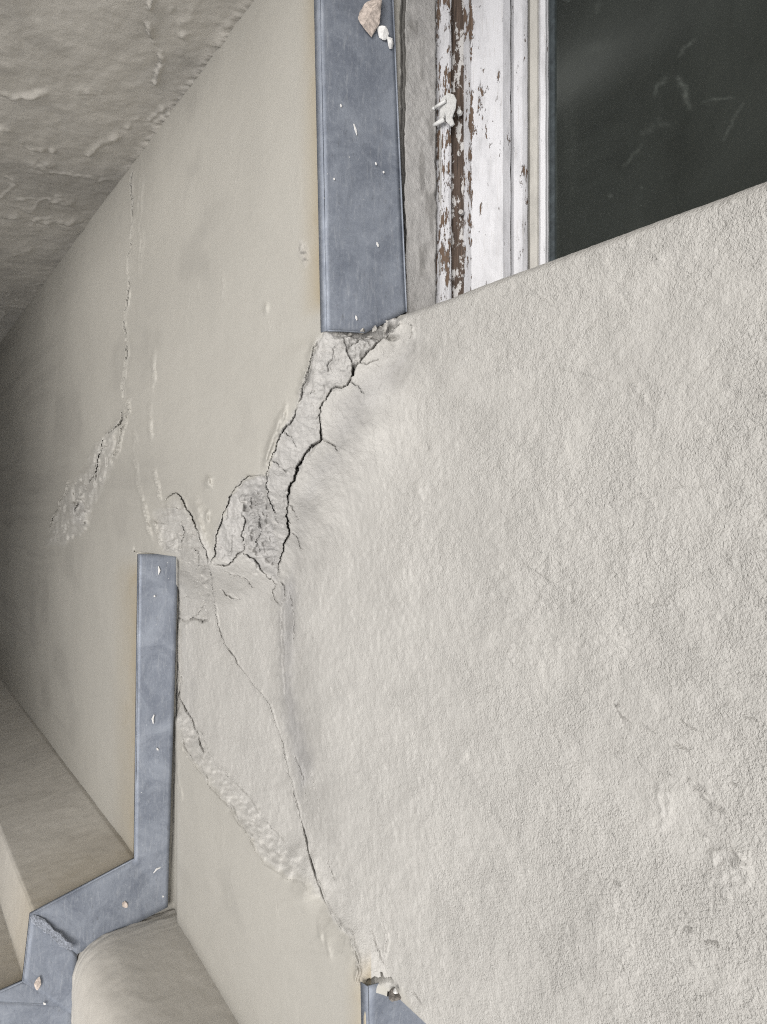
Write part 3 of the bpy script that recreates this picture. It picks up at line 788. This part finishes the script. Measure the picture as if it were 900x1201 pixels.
# ------------------------------------------------------------------ side wall, left
def build_side():
    ys = np.arange(0.03, -3.0, -0.0045)
    zs = np.concatenate((np.arange(Z_GROUND, -3.2, 0.05), np.arange(-3.2, -1.6, 0.008), np.arange(-1.6, 0.3, 0.004), np.arange(0.3, Z_TOP, 0.08)))
    ys = np.concatenate((np.arange(0.03, -0.75, -0.004), np.arange(-0.75, -1.0, -0.04)))
    Yg, Zg = np.meshgrid(ys, zs)
    x = np.full(Yg.shape, X_LEFT)
    near = (Yg > -0.8) & (Zg > -4)
    f = 0.006 * fbm(Yg * 6, Zg * 4, 4, 201)
    f += 0.0022 * fbm(Yg * 34, Zg * 26, 5, 202)
    rid = 1 - 2 * np.abs(fbm(Yg * 9 + 3, Zg * 5, 4, 203))
    patchy = sstep(0.0, 0.4, fbm(Yg * 5, Zg * 3, 3, 204))
    f += 0.007 * np.maximum(rid - 0.8, 0) / 0.2 * patchy * 0.6
    # ragged bead of plaster in the corner
    bead = np.exp(-(Yg / 0.014)**2) * np.clip(fbm(Zg * 60, Yg * 40, 4, 205) + 0.35, 0, 1) * sstep(-1.3, -0.9, Zg)
    f += 0.008 * bead
    # project the features seen on it
    D = Yg + CD; h = CZ - Zg
    dep = D * cT + h * sT
    IX = CX + F * ((D * sT - h * cT) / dep); IY = CY + F * X_LEFT / dep
    def rdg(pts, w, hgt, seed, groove=0.0):
        P = wiggle(pts, 4, 3, seed)
        d, t, sd = seg_dist(IX, IY, P)
        k = np.exp(-(d / w)**2) * np.clip(fbm(IX / 16, IY / 16, 4, seed) * 1.8 + 0.5, 0, 1.4)
        g = np.exp(-((d - w * 1.1) / (w * .5))**2) * (sd > 0)
        return 0.7 * hgt * k - 0.8 * groove * g * np.minimum(k * 3, 1)
    f += rdg([(178, -10), (172, 24), (186, 50), (190, 66), (182, 96)], 3.5, 0.012, 301, 0.006)
    f += rdg([(0, 108), (40, 112), (80, 108), (130, 104)], 3.5, 0.008, 302, 0.004)
    f += rdg([(0, 150), (30, 168), (62, 176)], 3.5, 0.010, 303, 0.006)
    f += rdg([(105, 180), (130, 165), (165, 140), (190, 128)], 4, 0.010, 304, 0.005)
    f += rdg([(0, 255), (50, 262), (98, 258)], 3, 0.009, 305, 0.008)
    f += rdg([(60, 235), (100, 244)], 5, 0.010, 306, 0.01)
    f += rdg([(215, 40), (232, 48)], 4, 0.008, 307)
    f += rdg([(0, 300), (50, 290), (100, 282)], 6, 0.006, 308)
    V = np.stack((x + f, Yg, Zg), -1)
    nr, nc = Yg.shape
    dirt = sstep(0.0, 0.5, fbm(Yg * 3.3, Zg * 2.2, 4, 206)) * 0.36
    dirt = np.maximum(dirt, sstep(0.05, 0.35, fbm(Yg * 4, Zg * 9, 4, 207)) * 0.22)
    q = grid_quads(nr, nc, flip=True)
    dirt = np.maximum(dirt, 0.42 * np.exp(-((IX - 30) / 75)**2 - ((IY - 215) / 42)**2) * sstep(-0.3, 0.4, fbm(IX / 60, IY / 16, 4, 209)))
    cem = sstep(-0.1, 0.4, fbm(Yg * 4 + 9, Zg * 3, 3, 208)) * 0.4
    return mesh_np('side_skin', V, q, {'grain': np.full(V.shape[:2], 0.32), 'cement': cem, 'stain': np.zeros(V.shape[:2]), 'dirt': dirt})
side = empty('side_wall', (X_LEFT, -1.0, Z_GROUND))
tag(side, 'dirty lumpy grey side wall meeting the smooth wall in a ragged corner', 'wall')
link('render_coat', build_side(), M_lightened, side)
link('masonry_core', box_mesh('masonry_core', -1.6, X_LEFT - 0.03, -0.99, 0.3, Z_GROUND, Z_TOP, 0.01), M_side, side)

# ------------------------------------------------------------------ pilaster, right: a rounded shaft on a stepped base
def extrude_skin(name, prof, z0, z1, dz, lean=0.0, seed=0, stain_h=0.0, amp=0.003, rough_foot=0.0, round_=False):
    P = np.array(prof, float)
    if round_:                                         # spline through the plan points
        C = []
        for k in range(len(P) - 1):
            a, b_, c, d = P[max(k-1, 0)], P[k], P[k+1], P[min(k+2, len(P)-1)]
            for t in np.arange(0, 1, 0.1):
                C.append(0.5 * (2*b_ + (c-a)*t + (2*a-5*b_+4*c-d)*t*t + (3*b_-a-3*c+d)*t**3))
        P = np.array(C + [P[-1]])
    # resample the plan outline
    seg = np.hypot(*(P[1:] - P[:-1]).T); L = np.concatenate(((0,), np.cumsum(seg)))
    s = np.unique(np.concatenate((np.arange(0, L[-1], 0.006), L)))
    px = np.interp(s, L, P[:, 0]); py = np.interp(s, L, P[:, 1])
    tx = np.gradient(px, s); ty = np.gradient(py, s)
    nx, ny = ty, -tx                                   # outward
    zs = np.concatenate((np.arange(z0, z1, dz), (z1,))) if not isinstance(dz, np.ndarray) else dz
    Sg, Zg = np.meshgrid(s, zs)
    f = amp * fbm(Sg * 8, Zg * 6, 4, seed) + 0.0008 * fbm(Sg * 40, Zg * 40, 3, seed + 1)
    if rough_foot:
        k = np.exp(-(Zg - z0) / 0.035)
        f = f + rough_foot * k * (0.3 + np.abs(fbm(Sg * 9, Zg * 60, 3, seed + 5)))
    X = px[None] + -nx[None] * 0 + lean * (Zg - z0); Y = py[None] + 0 * Zg
    X = X - nx[None] * -f * -1; Y = Y - ny[None] * -f * -1
    V = np.stack((X, Y, Zg), -1)
    nr, nc = Zg.shape
    st = np.clip(1 - (z1 - Zg) / stain_h, 0, 1)**1.5 * 0.5 if stain_h else np.zeros_like(Zg)
    return mesh_np(name, V, grid_quads(nr, nc), {'grain': np.full(Zg.shape, 0.06), 'cement': np.zeros_like(Zg) + (np.exp(-(Zg - z0) / 0.03) * 0.8 if rough_foot else 0), 'stain': st,
                                                'dirt': (np.exp(-(Zg - z0) / 0.012) * 0.4 if rough_foot else 0) + sstep(0.2, 0.6, fbm(Sg * 3, Zg * 3, 3, seed + 8)) * 0.12})
pil = empty('pilaster', (1.4, -0.1, Z_GROUND))
tag(pil, 'smooth round-cornered plaster pilaster standing on the bent zinc ledge', 'pilaster')
up = [(1.146, 0.16), (1.146, -0.008), (1.148, -0.075), (1.156, -0.115), (1.171, -0.146), (1.195, -0.168), (1.225, -0.180), (1.265, -0.185), (1.40, -0.187), (1.95, -0.19)]
link('shaft', extrude_skin('shaft', up, Z_LEDGE - 0.012, Z_TOP, np.concatenate((np.arange(Z_LEDGE - 0.012, -0.3, 0.005), np.arange(-0.3, Z_TOP, 0.06))), 0.10, 401, 0, 0.003, 0.022, True), M_lightened, pil)
zz_ = Z_LEDGE
O = [at_z(158.5, 1008, zz_), at_z(36, 1073, zz_), at_z(27, 1152, zz_), at_z(-22, 1174, zz_), at_z(-26, 1300, zz_)]
ins = 0.008
lo = [(O[0].x + ins, 0.05), (O[0].x + ins, O[0].y + 0.0), (O[1].x + ins - .003, O[1].y + ins + .022), (O[1].x + ins + .002, O[1].y + ins + .007), (O[1].x + ins + .010, O[1].y + ins + .001), (O[1].x + ins + .028, O[1].y + ins), (O[2].x + ins, O[2].y + ins), (O[3].x + ins, O[3].y + ins), (O[4].x, O[4].y + ins), (1.95, O[4].y + ins)]
link('base', extrude_skin('base', lo, Z_GROUND, Z_LEDGE - 0.012, np.concatenate((np.arange(Z_GROUND, -4, 0.05), np.arange(-4, Z_LEDGE - 0.012, 0.008), (Z_LEDGE - 0.012,))), 0.0, 411, 0.5), M_lightened, pil)

# unseen wall, added to shade the deep part of the well
well = empty('added_shade_wall', (0.3, -2.9, Z_GROUND))
tag(well, 'unseen plain wall added opposite the window to shade the light well', 'wall')
link('shade_panel', box_mesh('shade_panel', -3.0, 3.6, -3.05, -2.7, Z_GROUND, 0.2, 0.01), M_side, well)

# ------------------------------------------------------------------ zinc
def sheet(name, outline, z_of, thick, parent, edges=(), lip=0.0, n=0, warp=0.0008, seed=0):
    """sheet metal with the given plan outline (list of quads), each quad a small grid; lip turns the first side down"""
    V = []; Q = []; base = 0
    for (a, b_, c, d) in outline:           # a-b front edge, d-c back edge
        nu = n or max(4, int((Vector(b_) - Vector(a)).length / 0.012)); nv = 10
        for j in range(nv + 1):
            for i in range(nu + 1):
                u, v = i / nu, j / nv
                x = (a[0]*(1-u) + b_[0]*u)*(1-v) + (d[0]*(1-u) + c[0]*u)*v
                y = (a[1]*(1-u) + b_[1]*u)*(1-v) + (d[1]*(1-u) + c[1]*u)*v
                w = float(fbm(np.array([x * 9]), np.array([y * 9]), 2, seed)[0]) * warp
                V.append((x, y, z_of(x, y, v) + w))
        for j in range(nv):
            for i in range(nu):
                p = base + j*(nu+1) + i
                Q.append((p, p+1, p+nu+2, p+nu+1))
        base += (nu+1)*(nv+1)
    me = mesh_np(name, V, Q)
    bm = bmesh.new(); bm.from_mesh(me); bmesh.ops.remove_doubles(bm, verts=bm.verts[:], dist=0.0004); bm.to_mesh(me); bm.free()
    o = link(name, me, M_zinc, parent)
    md = o.modifiers.new('thick', 'SOLIDIFY'); md.thickness = thick; md.offset = -1
    return o

def strip_wall(name, pts, z0, z1, thick, mat, parent, out=0.0):
    """a thin vertical strip along plan points (drip edge or upstand)"""
    V = []; Q = []
    for k, p in enumerate(pts):
        V += [(p[0], p[1], p[2] + z0), (p[0], p[1] - out, p[2] + z1)]
        if k: Q.append((2*k-2, 2*k, 2*k+1, 2*k-1))
    o = link(name, mesh_np(name, V, Q, smooth=False), mat, parent)
    md = o.modifiers.new('thick', 'SOLIDIFY'); md.thickness = thick; md.offset = 0
    return o

def splash(name, pts, r, z, mat, parent, seed=0):
    """a thin dried blob or drip along plan points"""
    V = []; Q = []; rr_ = random.Random(seed); n = len(pts)
    bm = bmesh.new()
    ring = []
    P = [Vector(p) for p in pts]
    left = []; right = []
    for k, p in enumerate(P):
        d = (P[min(k+1, n-1)] - P[max(k-1, 0)]).normalized(); nn = Vector((-d.y, d.x, 0))
        w = r * (1 if 0 < k < n-1 else 0.35) * rr_.uniform(.7, 1.2)
        left.append(p + nn * w); right.append(p - nn * w)
    loop = left + right[::-1]
    vs = [bm.verts.new((p.x, p.y, p.z)) for p in loop]
    f = bm.faces.new(vs)
    ex = bmesh.ops.extrude_face_region(bm, geom=[f])
    tv = [v for v in ex['geom'] if isinstance(v, bmesh.types.BMVert)]
    cen = sum((v.co for v in tv), Vector()) / len(tv)
    for v in tv: v.co = cen + (v.co - cen) * 0.82; 
    for v in tv: v.co.z += z
    return link(name, bm_mesh(bm, name), mat, parent)

# sill of the window
zs_f, zs_b = 0.001, 0.005
sl = empty('window_sill', (-0.6, 0.06, 0.0))
tag(sl, 'wide blue grey zinc window sill with broken mortar lying on it', 'sill')
A = at_z(366, -60, zs_f); A = Vector((-1.0, at_z(374, 0, zs_f).y, 0)); B = at_z(384, 388, zs_f)
Cc = at_z(476, 366, zs_b); Dd = Vector((-1.0, at_z(457, 0, zs_b).y, 0))
def z_sill(x, y, v): return zs_f + (zs_b - zs_f) * v + 0.002 * math.sin(v * 3.1)
E = at_z(432, 389, 0.007); 
Mm = (A + Dd) / 2; E = at_z(428, 391, 0.003)
def z_half(x, y, v):
    t = (y - A.y) / (Dd.y - A.y)
    return zs_f + (zs_b - zs_f) * t + 0.002 * math.sin(max(0, min(1, t)) * 3.1)
sill_sheet = sheet('sheet', [((A.x, A.y), (B.x, B.y), (E.x, E.y), (Mm.x, Mm.y)), ((Mm.x, Mm.y), (E.x, E.y), (Cc.x, Cc.y), (Dd.x, Dd.y))], z_half, 0.0022, sl, n=60, seed=3, warp=0.0022)
N_ = 30
front = [Vector((A.x + (B.x-A.x)*k/N_, A.y + (B.y-A.y)*k/N_ - 0.0004, 0.0)) for k in range(N_+1)]
strip_wall('drip_edge', front, 0.0005, -0.016, 0.0018, M_zinc, sl, 0.002)
back = [Vector((Dd.x + (Cc.x-Dd.x)*k/N_ , Dd.y + (Cc.y-Dd.y)*k/N_, zs_b)) for k in range(N_+1)]
strip_wall('upstand', back, -0.001, 0.004, 0.0015, M_zinc, sl)
endp = [Vector((B.x + (E.x-B.x)*t, B.y + (E.y-B.y)*t, z_sill(0, 0, t * .5) + 0.003 * math.sin(t * 3.1))) for t in np.linspace(0, 1, 8)]
o = strip_wall('end_lip', endp, -0.004, 0.004, 0.0015, M_zinc, sl)
def on_sill(ix, iy): 
    v = (ix - 376) / 90.0
    return at_z(ix, iy, zs_f + (zs_b - zs_f) * max(0, min(1, v)) + 0.0035)
for k, (ix, iy, l) in enumerate([(417, 152, 7), (400, 124, 2), (443, 287, 3), (441, 192, 2), (392, 210, 1.5), (418, 373, 3), (450, 202, 1.5)]):
    splash('paint_fleck', [on_sill(ix - l*.3, iy - l), on_sill(ix, iy), on_sill(ix + l*.25, iy + l)], 0.0018, 0.0012, M_limewash, sill_sheet, k)

# broken mortar on the sill
p = on_sill(434, 18)
mo = chunk('mortar_lump', p + Vector((0, 0, 0.008)), 0.046, M_mortar, None, 11, (1.25, 0.62, 0.26), (0.1, 0.2, -0.45), 3)
tag(mo, 'largest pinkish piece of broken mortar lying on the zinc sill', 'rubble')
p = on_sill(447, 40)
mo2 = chunk('mortar_lump', p + Vector((0, 0, 0.005)), 0.018, M_limewash, None, 12, (1.1, 0.8, 0.4), (0.4, 0.2, 0.3))
tag(mo2, 'small white mortar piece beside the large lump on the sill', 'rubble')
p = on_sill(456, 52)
mo3 = chunk('mortar_lump', p + Vector((0, 0, 0.004)), 0.013, M_limewash, None, 13, (1.3, 0.6, 0.4), (0.1, 0.5, 0.9))
tag(mo3, 'tiny white mortar chip by the back edge of the zinc sill', 'rubble')

# ledge flashing
lf = empty('ledge_flashing', (0.6, 0.05, Z_LEDGE))
tag(lf, 'narrow blue grey zinc ledge flashing bent round the foot of the pilaster', 'flashing')
zl = Z_LEDGE
def zled(x, y, v): return zl + 0.012 * v
aa = [at_z(163, 650, zl), at_z(158.5, 1008, zl)]
bb = [at_z(209.5, 650, zl + .012), at_z(197, 1064, zl + .012)]
q1 = ((aa[0].x, aa[0].y), (aa[1].x, aa[1].y), (bb[1].x, bb[1].y), (bb[0].x, bb[0].y))
i1 = at_z(86, 1112, zl + .012)
q2 = ((aa[1].x, aa[1].y), (O[1].x, O[1].y), (i1.x + 0.02, i1.y + 0.01), (bb[1].x, bb[1].y))
q3 = ((O[1].x, O[1].y), (O[2].x, O[2].y), (1.36, -0.17), (i1.x + 0.02, i1.y + 0.01))
q4 = ((O[3].x, O[3].y), (1.9, O[4].y), (1.9, -0.16), (1.33, -0.17))
q5 = ((O[2].x, O[2].y), (O[3].x, O[3].y), (1.335, -0.175), (1.30, -0.17))
run_sheet = sheet('straight_run', [q1, q2], zled, 0.002, lf, seed=21, warp=0.0015)
sheet('front_run', [q3], lambda x, y, v: zl - 0.0005 + 0.012 * v, 0.002, lf, seed=21, warp=0.0015)
sheet('outer_run', [q5, q4], lambda x, y, v: zl - 0.003 + 0.010 * v, 0.002, lf, seed=24, warp=0.0015)
ed = [Vector((p.x, p.y, zl)) for p in (aa[0], aa[0].lerp(aa[1], .33), aa[0].lerp(aa[1], .66), aa[1], O[1], O[2], O[3], O[4])]
strip_wall('drip_edge', ed, 0.0, -0.012, 0.002, M_zinc, lf, 0.0)
# solder along the mitre
sd_ = [O[1].lerp(i1, t) + Vector((rng.uniform(-.002, .002), rng.uniform(-.002, .002), 0.002 + 0.012 * t)) for t in np.linspace(0.03, 0.97, 14)]
M_solder = plain('crusty_solder', (0.26, 0.28, 0.32), 0.7, 0.2, nscale=180, amp=0.4, bump=0.003)
splash('solder_seam', sd_, 0.010, 0.003, M_solder, lf, 5)
def on_led(ix, iy, t=0.5): return at_z(ix, iy, zl + 0.012 * t + 0.003)
for k, pts in enumerate([[(186, 664), (187, 669), (186, 674)], [(181, 838), (179, 843), (180, 849)], [(189, 1017), (184, 1019), (180, 1024)], [(191, 1050), (192, 1052)], [(181, 698), (182, 700)], [(184, 877), (186, 880)], [(51, 1176), (54, 1178)]]):
    pts = pts if len(pts) > 2 else [pts[0], ((pts[0][0]+pts[1][0])/2, (pts[0][1]+pts[1][1])/2 + .5), pts[1]]
    splash('paint_fleck', [on_led(*p) for p in pts], 0.0032, 0.0015, M_limewash, run_sheet, 40 + k)
for k, (ix, iy, s_) in enumerate([(45, 1155, .017), (147, 1060, .013)]):
    p = on_led(ix, iy); chunk('mortar_smear', p, s_, M_mortar, run_sheet, 60 + k, (1.25, 0.75, 0.12), (0, 0, 0.7*k))

# second sill
s3 = empty('window_sill', (1.0, 0.13, 0.0))
tag(s3, 'corner of a zinc sill with a stone wedged at its end', 'sill')
a3 = at_z(431.5, 1157, 0.0); b3 = Vector((1.15, at_z(436, 1260, 0.0).y, 0)); d3_ = at_z(458, 1153, 0.006); c3 = Vector((1.15, 0.24, 0)); e3 = Vector((X_PIER2 + 0.002, 0.24, 0))
sheet('sheet', [((a3.x, a3.y), (b3.x, b3.y), (c3.x, c3.y), (e3.x - 0.01, e3.y))], lambda x, y, v: 0.012 * v, 0.002, s3, seed=33, warp=0.0015)
strip_wall('drip_edge', [Vector((a3.x, a3.y, 0)), Vector((b3.x, b3.y, 0))], 0.001, -0.018, 0.0018, M_zinc, s3, 0.003)
p = at_y(470, 1166, 0.125)
st = chunk('wedged_stone', p, 0.021, M_dark_stone, None, 71, (0.55, 1.0, 0.8), (0.5, 0.1, 0.2), 3)
tag(st, 'dark rounded stone wedged in the broken render at the sill end', 'stone')
p = at_y(464, 1163, 0.112)
st2 = chunk('wedged_stone', p, 0.009, M_limewash, None, 72, (0.6, 0.8, 1.0), (0.2, 0.1, 0.2), 2)
tag(st2, 'pale mortar chip beside the dark wedged stone', 'rubble')

# ------------------------------------------------------------------ windows
def rail(name, pts, x0, x1, mat, parent, bev=0.002, wav=0.0, seed=0):
    """a wooden rail: plan length x0..x1, cross-section polygon pts in (y, z)"""
    bm = bmesh.new(); n = len(pts); nx = 40
    rings = []
    for i in range(nx + 1):
        x = x0 + (x1 - x0) * i / nx
        w = wav * (math.sin(i * .9 + seed) + random.Random(i * 7 + seed).uniform(-1, 1))
        rings.append([bm.verts.new((x, y, z + w)) for y, z in pts])
    for i in range(nx):
        for k in range(n):
            bm.faces.new((rings[i][k], rings[i][(k+1) % n], rings[i+1][(k+1) % n], rings[i+1][k]))
    bm.faces.new(rings[0]); bm.faces.new(rings[-1][::-1])
    if bev:
        ed_ = [e for e in bm.edges if abs(e.verts[0].co.x - e.verts[1].co.x) > 1e-4]
        bmesh.ops.bevel(bm, geom=ed_, offset=bev, segments=2, affect='EDGES', profile=0.6, clamp_overlap=True)
    return link(name, bm_mesh(bm, name), mat, parent)

def zof(ix, Y): return float(CZ - rr(ix) * (Y + CD))

def pane_mesh(x0, x1, y0, y1, z0, z1, dirty):
    zs = np.concatenate((np.arange(z0, z0 + 0.55, 0.002), np.linspace(z0 + 0.55, z1, 12))) if dirty else np.linspace(z0, z1, 12)
    xs = np.arange(x0, x1, 0.002) if dirty else np.linspace(x0, x1, 12)
    Xg, Zg = np.meshgrid(xs, zs); nr, nc = Xg.shape
    sm = np.zeros_like(Xg)
    if dirty:
        D = y0 + CD; h = CZ - Zg; dep = D * cT + h * sT
        IX = CX + F * ((D * sT - h * cT) / dep); IY = CY + F * Xg / dep
        for k, (pts, w_, a_) in enumerate([([(796, 66), (802, 56), (815, 46)], 1.6, .5), ([(768, 110), (774, 98), (782, 91)], 1.8, .55), ([(796, 92), (804, 104), (809, 126)], 2.6, .7), ([(824, 121), (838, 116), (862, 115)], 1.0, .5),
                                           ([(849, 164), (858, 148), (872, 122)], 1.3, .45), ([(754, 156), (766, 148)], 2.5, .3), ([(732, 194), (741, 184), (752, 170)], 1.4, .4), ([(772, 140), (775, 146), (786, 147)], 2.2, .3),
                                           ([(700, 14), (704, 4)], 2.2, .4), ([(690, 60), (710, 52)], 5, .25), ([(715, 230), (717, 229)], 1.4, .6), ([(752, 220), (754, 220)], 1.2, .5), ([(671, 221), (672, 221)], 1.2, .5), ([(654, 50), (652, 180), (655, 300)], 1.0, .3), ([(668, 110), (670, 220)], 6, .12)]):
            d, t, _ = seg_dist(IX, IY, wiggle(pts, 2, 3, k))
            sm = np.maximum(sm, a_ * np.exp(-(d / (w_ * 1.35))**2) * (0.35 + 0.9 * vnoise(IX / 2.5, IY / 2.5, 500 + k)) * np.sin(np.clip(t, .12, .88) * math.pi)**.5)
    fr = np.stack((Xg, np.full_like(Xg, y0), Zg), -1).reshape(-1, 3)
    V = np.concatenate((fr, [(x0, y1, z0), (xs[-1], y1, z0), (xs[-1], y1, z1), (x0, y1, z1)]))
    n = nr * nc; a, b_, c, d = 0, nc - 1, n - 1, n - nc
    Q = np.concatenate((grid_quads(nr, nc), [(n, n+3, n+2, n+1), (a, n, n+1, b_), (b_, n+1, n+2, c), (c, n+2, n+3, d), (d, n+3, n, a)]))
    return mesh_np('pane', V, Q, {'smear': np.concatenate((sm.ravel(), np.zeros(4)))}, smooth=False)

def make_window(x0, x1, label, latch):
    w = empty('wooden_window', ((x0 + x1) / 2, 0.32, 0.02))
    tag(w, label, 'window')
    # profile points (depth, height) from the sill up to the glass
    def q(ix, Y): return (Y, zof(ix, Y))
    zb = 0.0
    def rl(name, pts, mat, bev, wv, sd, inset=0.0, deep=.05, drop=.012):
        # the seen edge runs along pts; the body goes back into the frame
        body = [(pts[-1][0] + deep, pts[-1][1]), (pts[-1][0] + deep, pts[0][1] - drop), (pts[0][0], pts[0][1] - drop)]
        return rail(name, pts + body, x0 + inset, x1 - inset, mat, w, bev, wv, sd)
    rl('front_bead', [q(516, .246), q(526.5, .251)], M_worn, .0012, .0004, 1, 0, .006)
    rl('bare_rail', [q(525, .264), q(549, .284)], M_wood, .001, .0003, 2, .001, .05)
    rl('bottom_rail', [q(549, .276), q(553, .275), q(575, .293), q(590, .309), q(596.5, .322)], M_peel, .0012, .0003, 3, 0, .005)
    rl('sash_bead', [q(600, .333), q(603, .331), q(613, .338), q(616.5, .344)], M_white, .0010, .0002, 4, .002, .005, .0008)
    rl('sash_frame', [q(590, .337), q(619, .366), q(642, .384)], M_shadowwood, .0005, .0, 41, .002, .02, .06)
    rl('sash_rail', [q(620, .358), q(622, .356), q(630, .361), q(632, .365)], M_cream, .0006, .0002, 5, .003, .004, .0008)
    rl('glazing_bead', [q(632.5, .363), q(634, .361), q(640, .366), q(641.5, .371)], M_chalk, .0008, .0002, 6, .004, .004, .0008)
    rl('putty_line', [q(642, .380), q(645, .383), q(650.5, .3855)], M_gasket, .0005, .0001, 7, .06, .006)
    p = {645: q(645, .383)}
    zg = p[645][1] - .004
    # stiles and head, behind the pier from here
    for a, c in ((x0, x0 + .07), (x1 - .07, x1)):
        link('stile', box_mesh('stile', a, c, .368, .42, zg + .012, Z_LINTEL - .001, .003), M_white, w)
    link('head_rail', box_mesh('head_rail', x0 + .07, x1 - .07, .350, .41, Z_LINTEL - .08, Z_LINTEL - .001, .003), M_white, w)
    link('pane', pane_mesh(x0 + .06, x1 - .06, .3875, .3915, zg - .03, Z_LINTEL - .07, latch), M_glass, w)
    if latch:
        c0 = at_y(526, 131, .244)
        def lbox(name, pts, th, mat, par=None):
            bm = bmesh.new(); vs = [bm.verts.new(q) for q in pts]; f = bm.faces.new(vs)
            bm.normal_update(); nrm = f.normal.copy()
            if nrm.y > 0: nrm = -nrm
            ex = bmesh.ops.extrude_face_region(bm, geom=[f]); tv = [v for v in ex['geom'] if isinstance(v, bmesh.types.BMVert)]
            for v in tv: v.co += nrm * th
            bmesh.ops.recalc_face_normals(bm, faces=bm.faces[:])
            bmesh.ops.bevel(bm, geom=bm.edges[:], offset=.0007, segments=2, affect='EDGES', clamp_overlap=True)
            return link(name, bm_mesh(bm, name), mat, par or w)
        Yc = .240
        lt = lbox('latch', [at_y(a, c, Yc) for a, c in ((525, 109), (533, 111), (536, 117), (535, 127), (531, 138), (534, 146), (531, 149), (525, 143), (524, 132), (526, 120))], .004, M_metalwhite)
        lbox('latch_plate', [at_y(a, c, Yc + .003) for a, c in ((519, 116), (525, 111), (525, 124), (522, 136), (523, 145), (517, 143), (517, 128))], .003, M_metalwhite, lt)
        def prong(a, c, rad):
            pa, pc = at_y(*a, Yc - .003), at_y(*c, Yc - .010); d = pc - pa
            bm = bmesh.new()
            bmesh.ops.create_cone(bm, cap_ends=True, segments=14, radius1=rad, radius2=rad * .8, depth=d.length, matrix=Matrix.Translation((pa + pc) / 2) @ d.to_track_quat('Z', 'Y').to_matrix().to_4x4())
            bmesh.ops.create_uvsphere(bm, u_segments=14, v_segments=8, radius=rad * .95, matrix=Matrix.Translation(pc))
            link('latch_prong', bm_mesh(bm, 'latch_prong', True), M_metalwhite, lt)
        prong((523, 118), (509, 127), .0034); prong((521, 140), (507, 148), .0042)
        for (ix, iy, Y) in ((539, 132, .264), (541, 249, .266)):
            c = at_y(ix, iy, Y)
            bm = bmesh.new()
            n = Vector((0, -0.80, 0.60))
            rot = n.to_track_quat('Z', 'Y').to_matrix().to_4x4()
            bmesh.ops.create_cone(bm, cap_ends=True, segments=20, radius1=.0052, radius2=.0042, depth=.006, matrix=Matrix.Translation(c) @ rot)
            bmesh.ops.create_cone(bm, cap_ends=True, segments=12, radius1=.0016, radius2=.0016, depth=.0075, matrix=Matrix.Translation(c) @ rot)
            link('screw', bm_mesh(bm, 'screw'), M_metalwhite if iy < 200 else M_screw, lt if iy < 200 else w)
    # dim room behind
    V = [(x0 - .05, .60, -.1), (x1 + .05, .60, -.1), (x1 + .05, .60, 1.7), (x0 - .05, .60, 1.7), (x0 - .05, 2.2, -.1), (x1 + .05, 2.2, -.1), (x1 + .05, 2.2, 1.7), (x0 - .05, 2.2, 1.7)]
    return w

make_window(-0.985, X_PIER + 0.001, 'old wooden window with peeling white paint, dark glass and a small latch', True)
make_window(X_PIER2 - 0.001, 1.19, 'narrow wooden window above the zinc sill corner with the stone', False)

# rooms and masonry body behind the wall keep daylight out
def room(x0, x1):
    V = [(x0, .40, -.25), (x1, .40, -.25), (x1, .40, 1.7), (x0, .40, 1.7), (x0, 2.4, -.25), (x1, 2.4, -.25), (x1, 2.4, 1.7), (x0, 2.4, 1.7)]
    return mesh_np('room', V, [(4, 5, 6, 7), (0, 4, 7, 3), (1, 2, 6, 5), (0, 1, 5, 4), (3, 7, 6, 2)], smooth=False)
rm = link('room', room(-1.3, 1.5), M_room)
tag(rm, kind='structure')
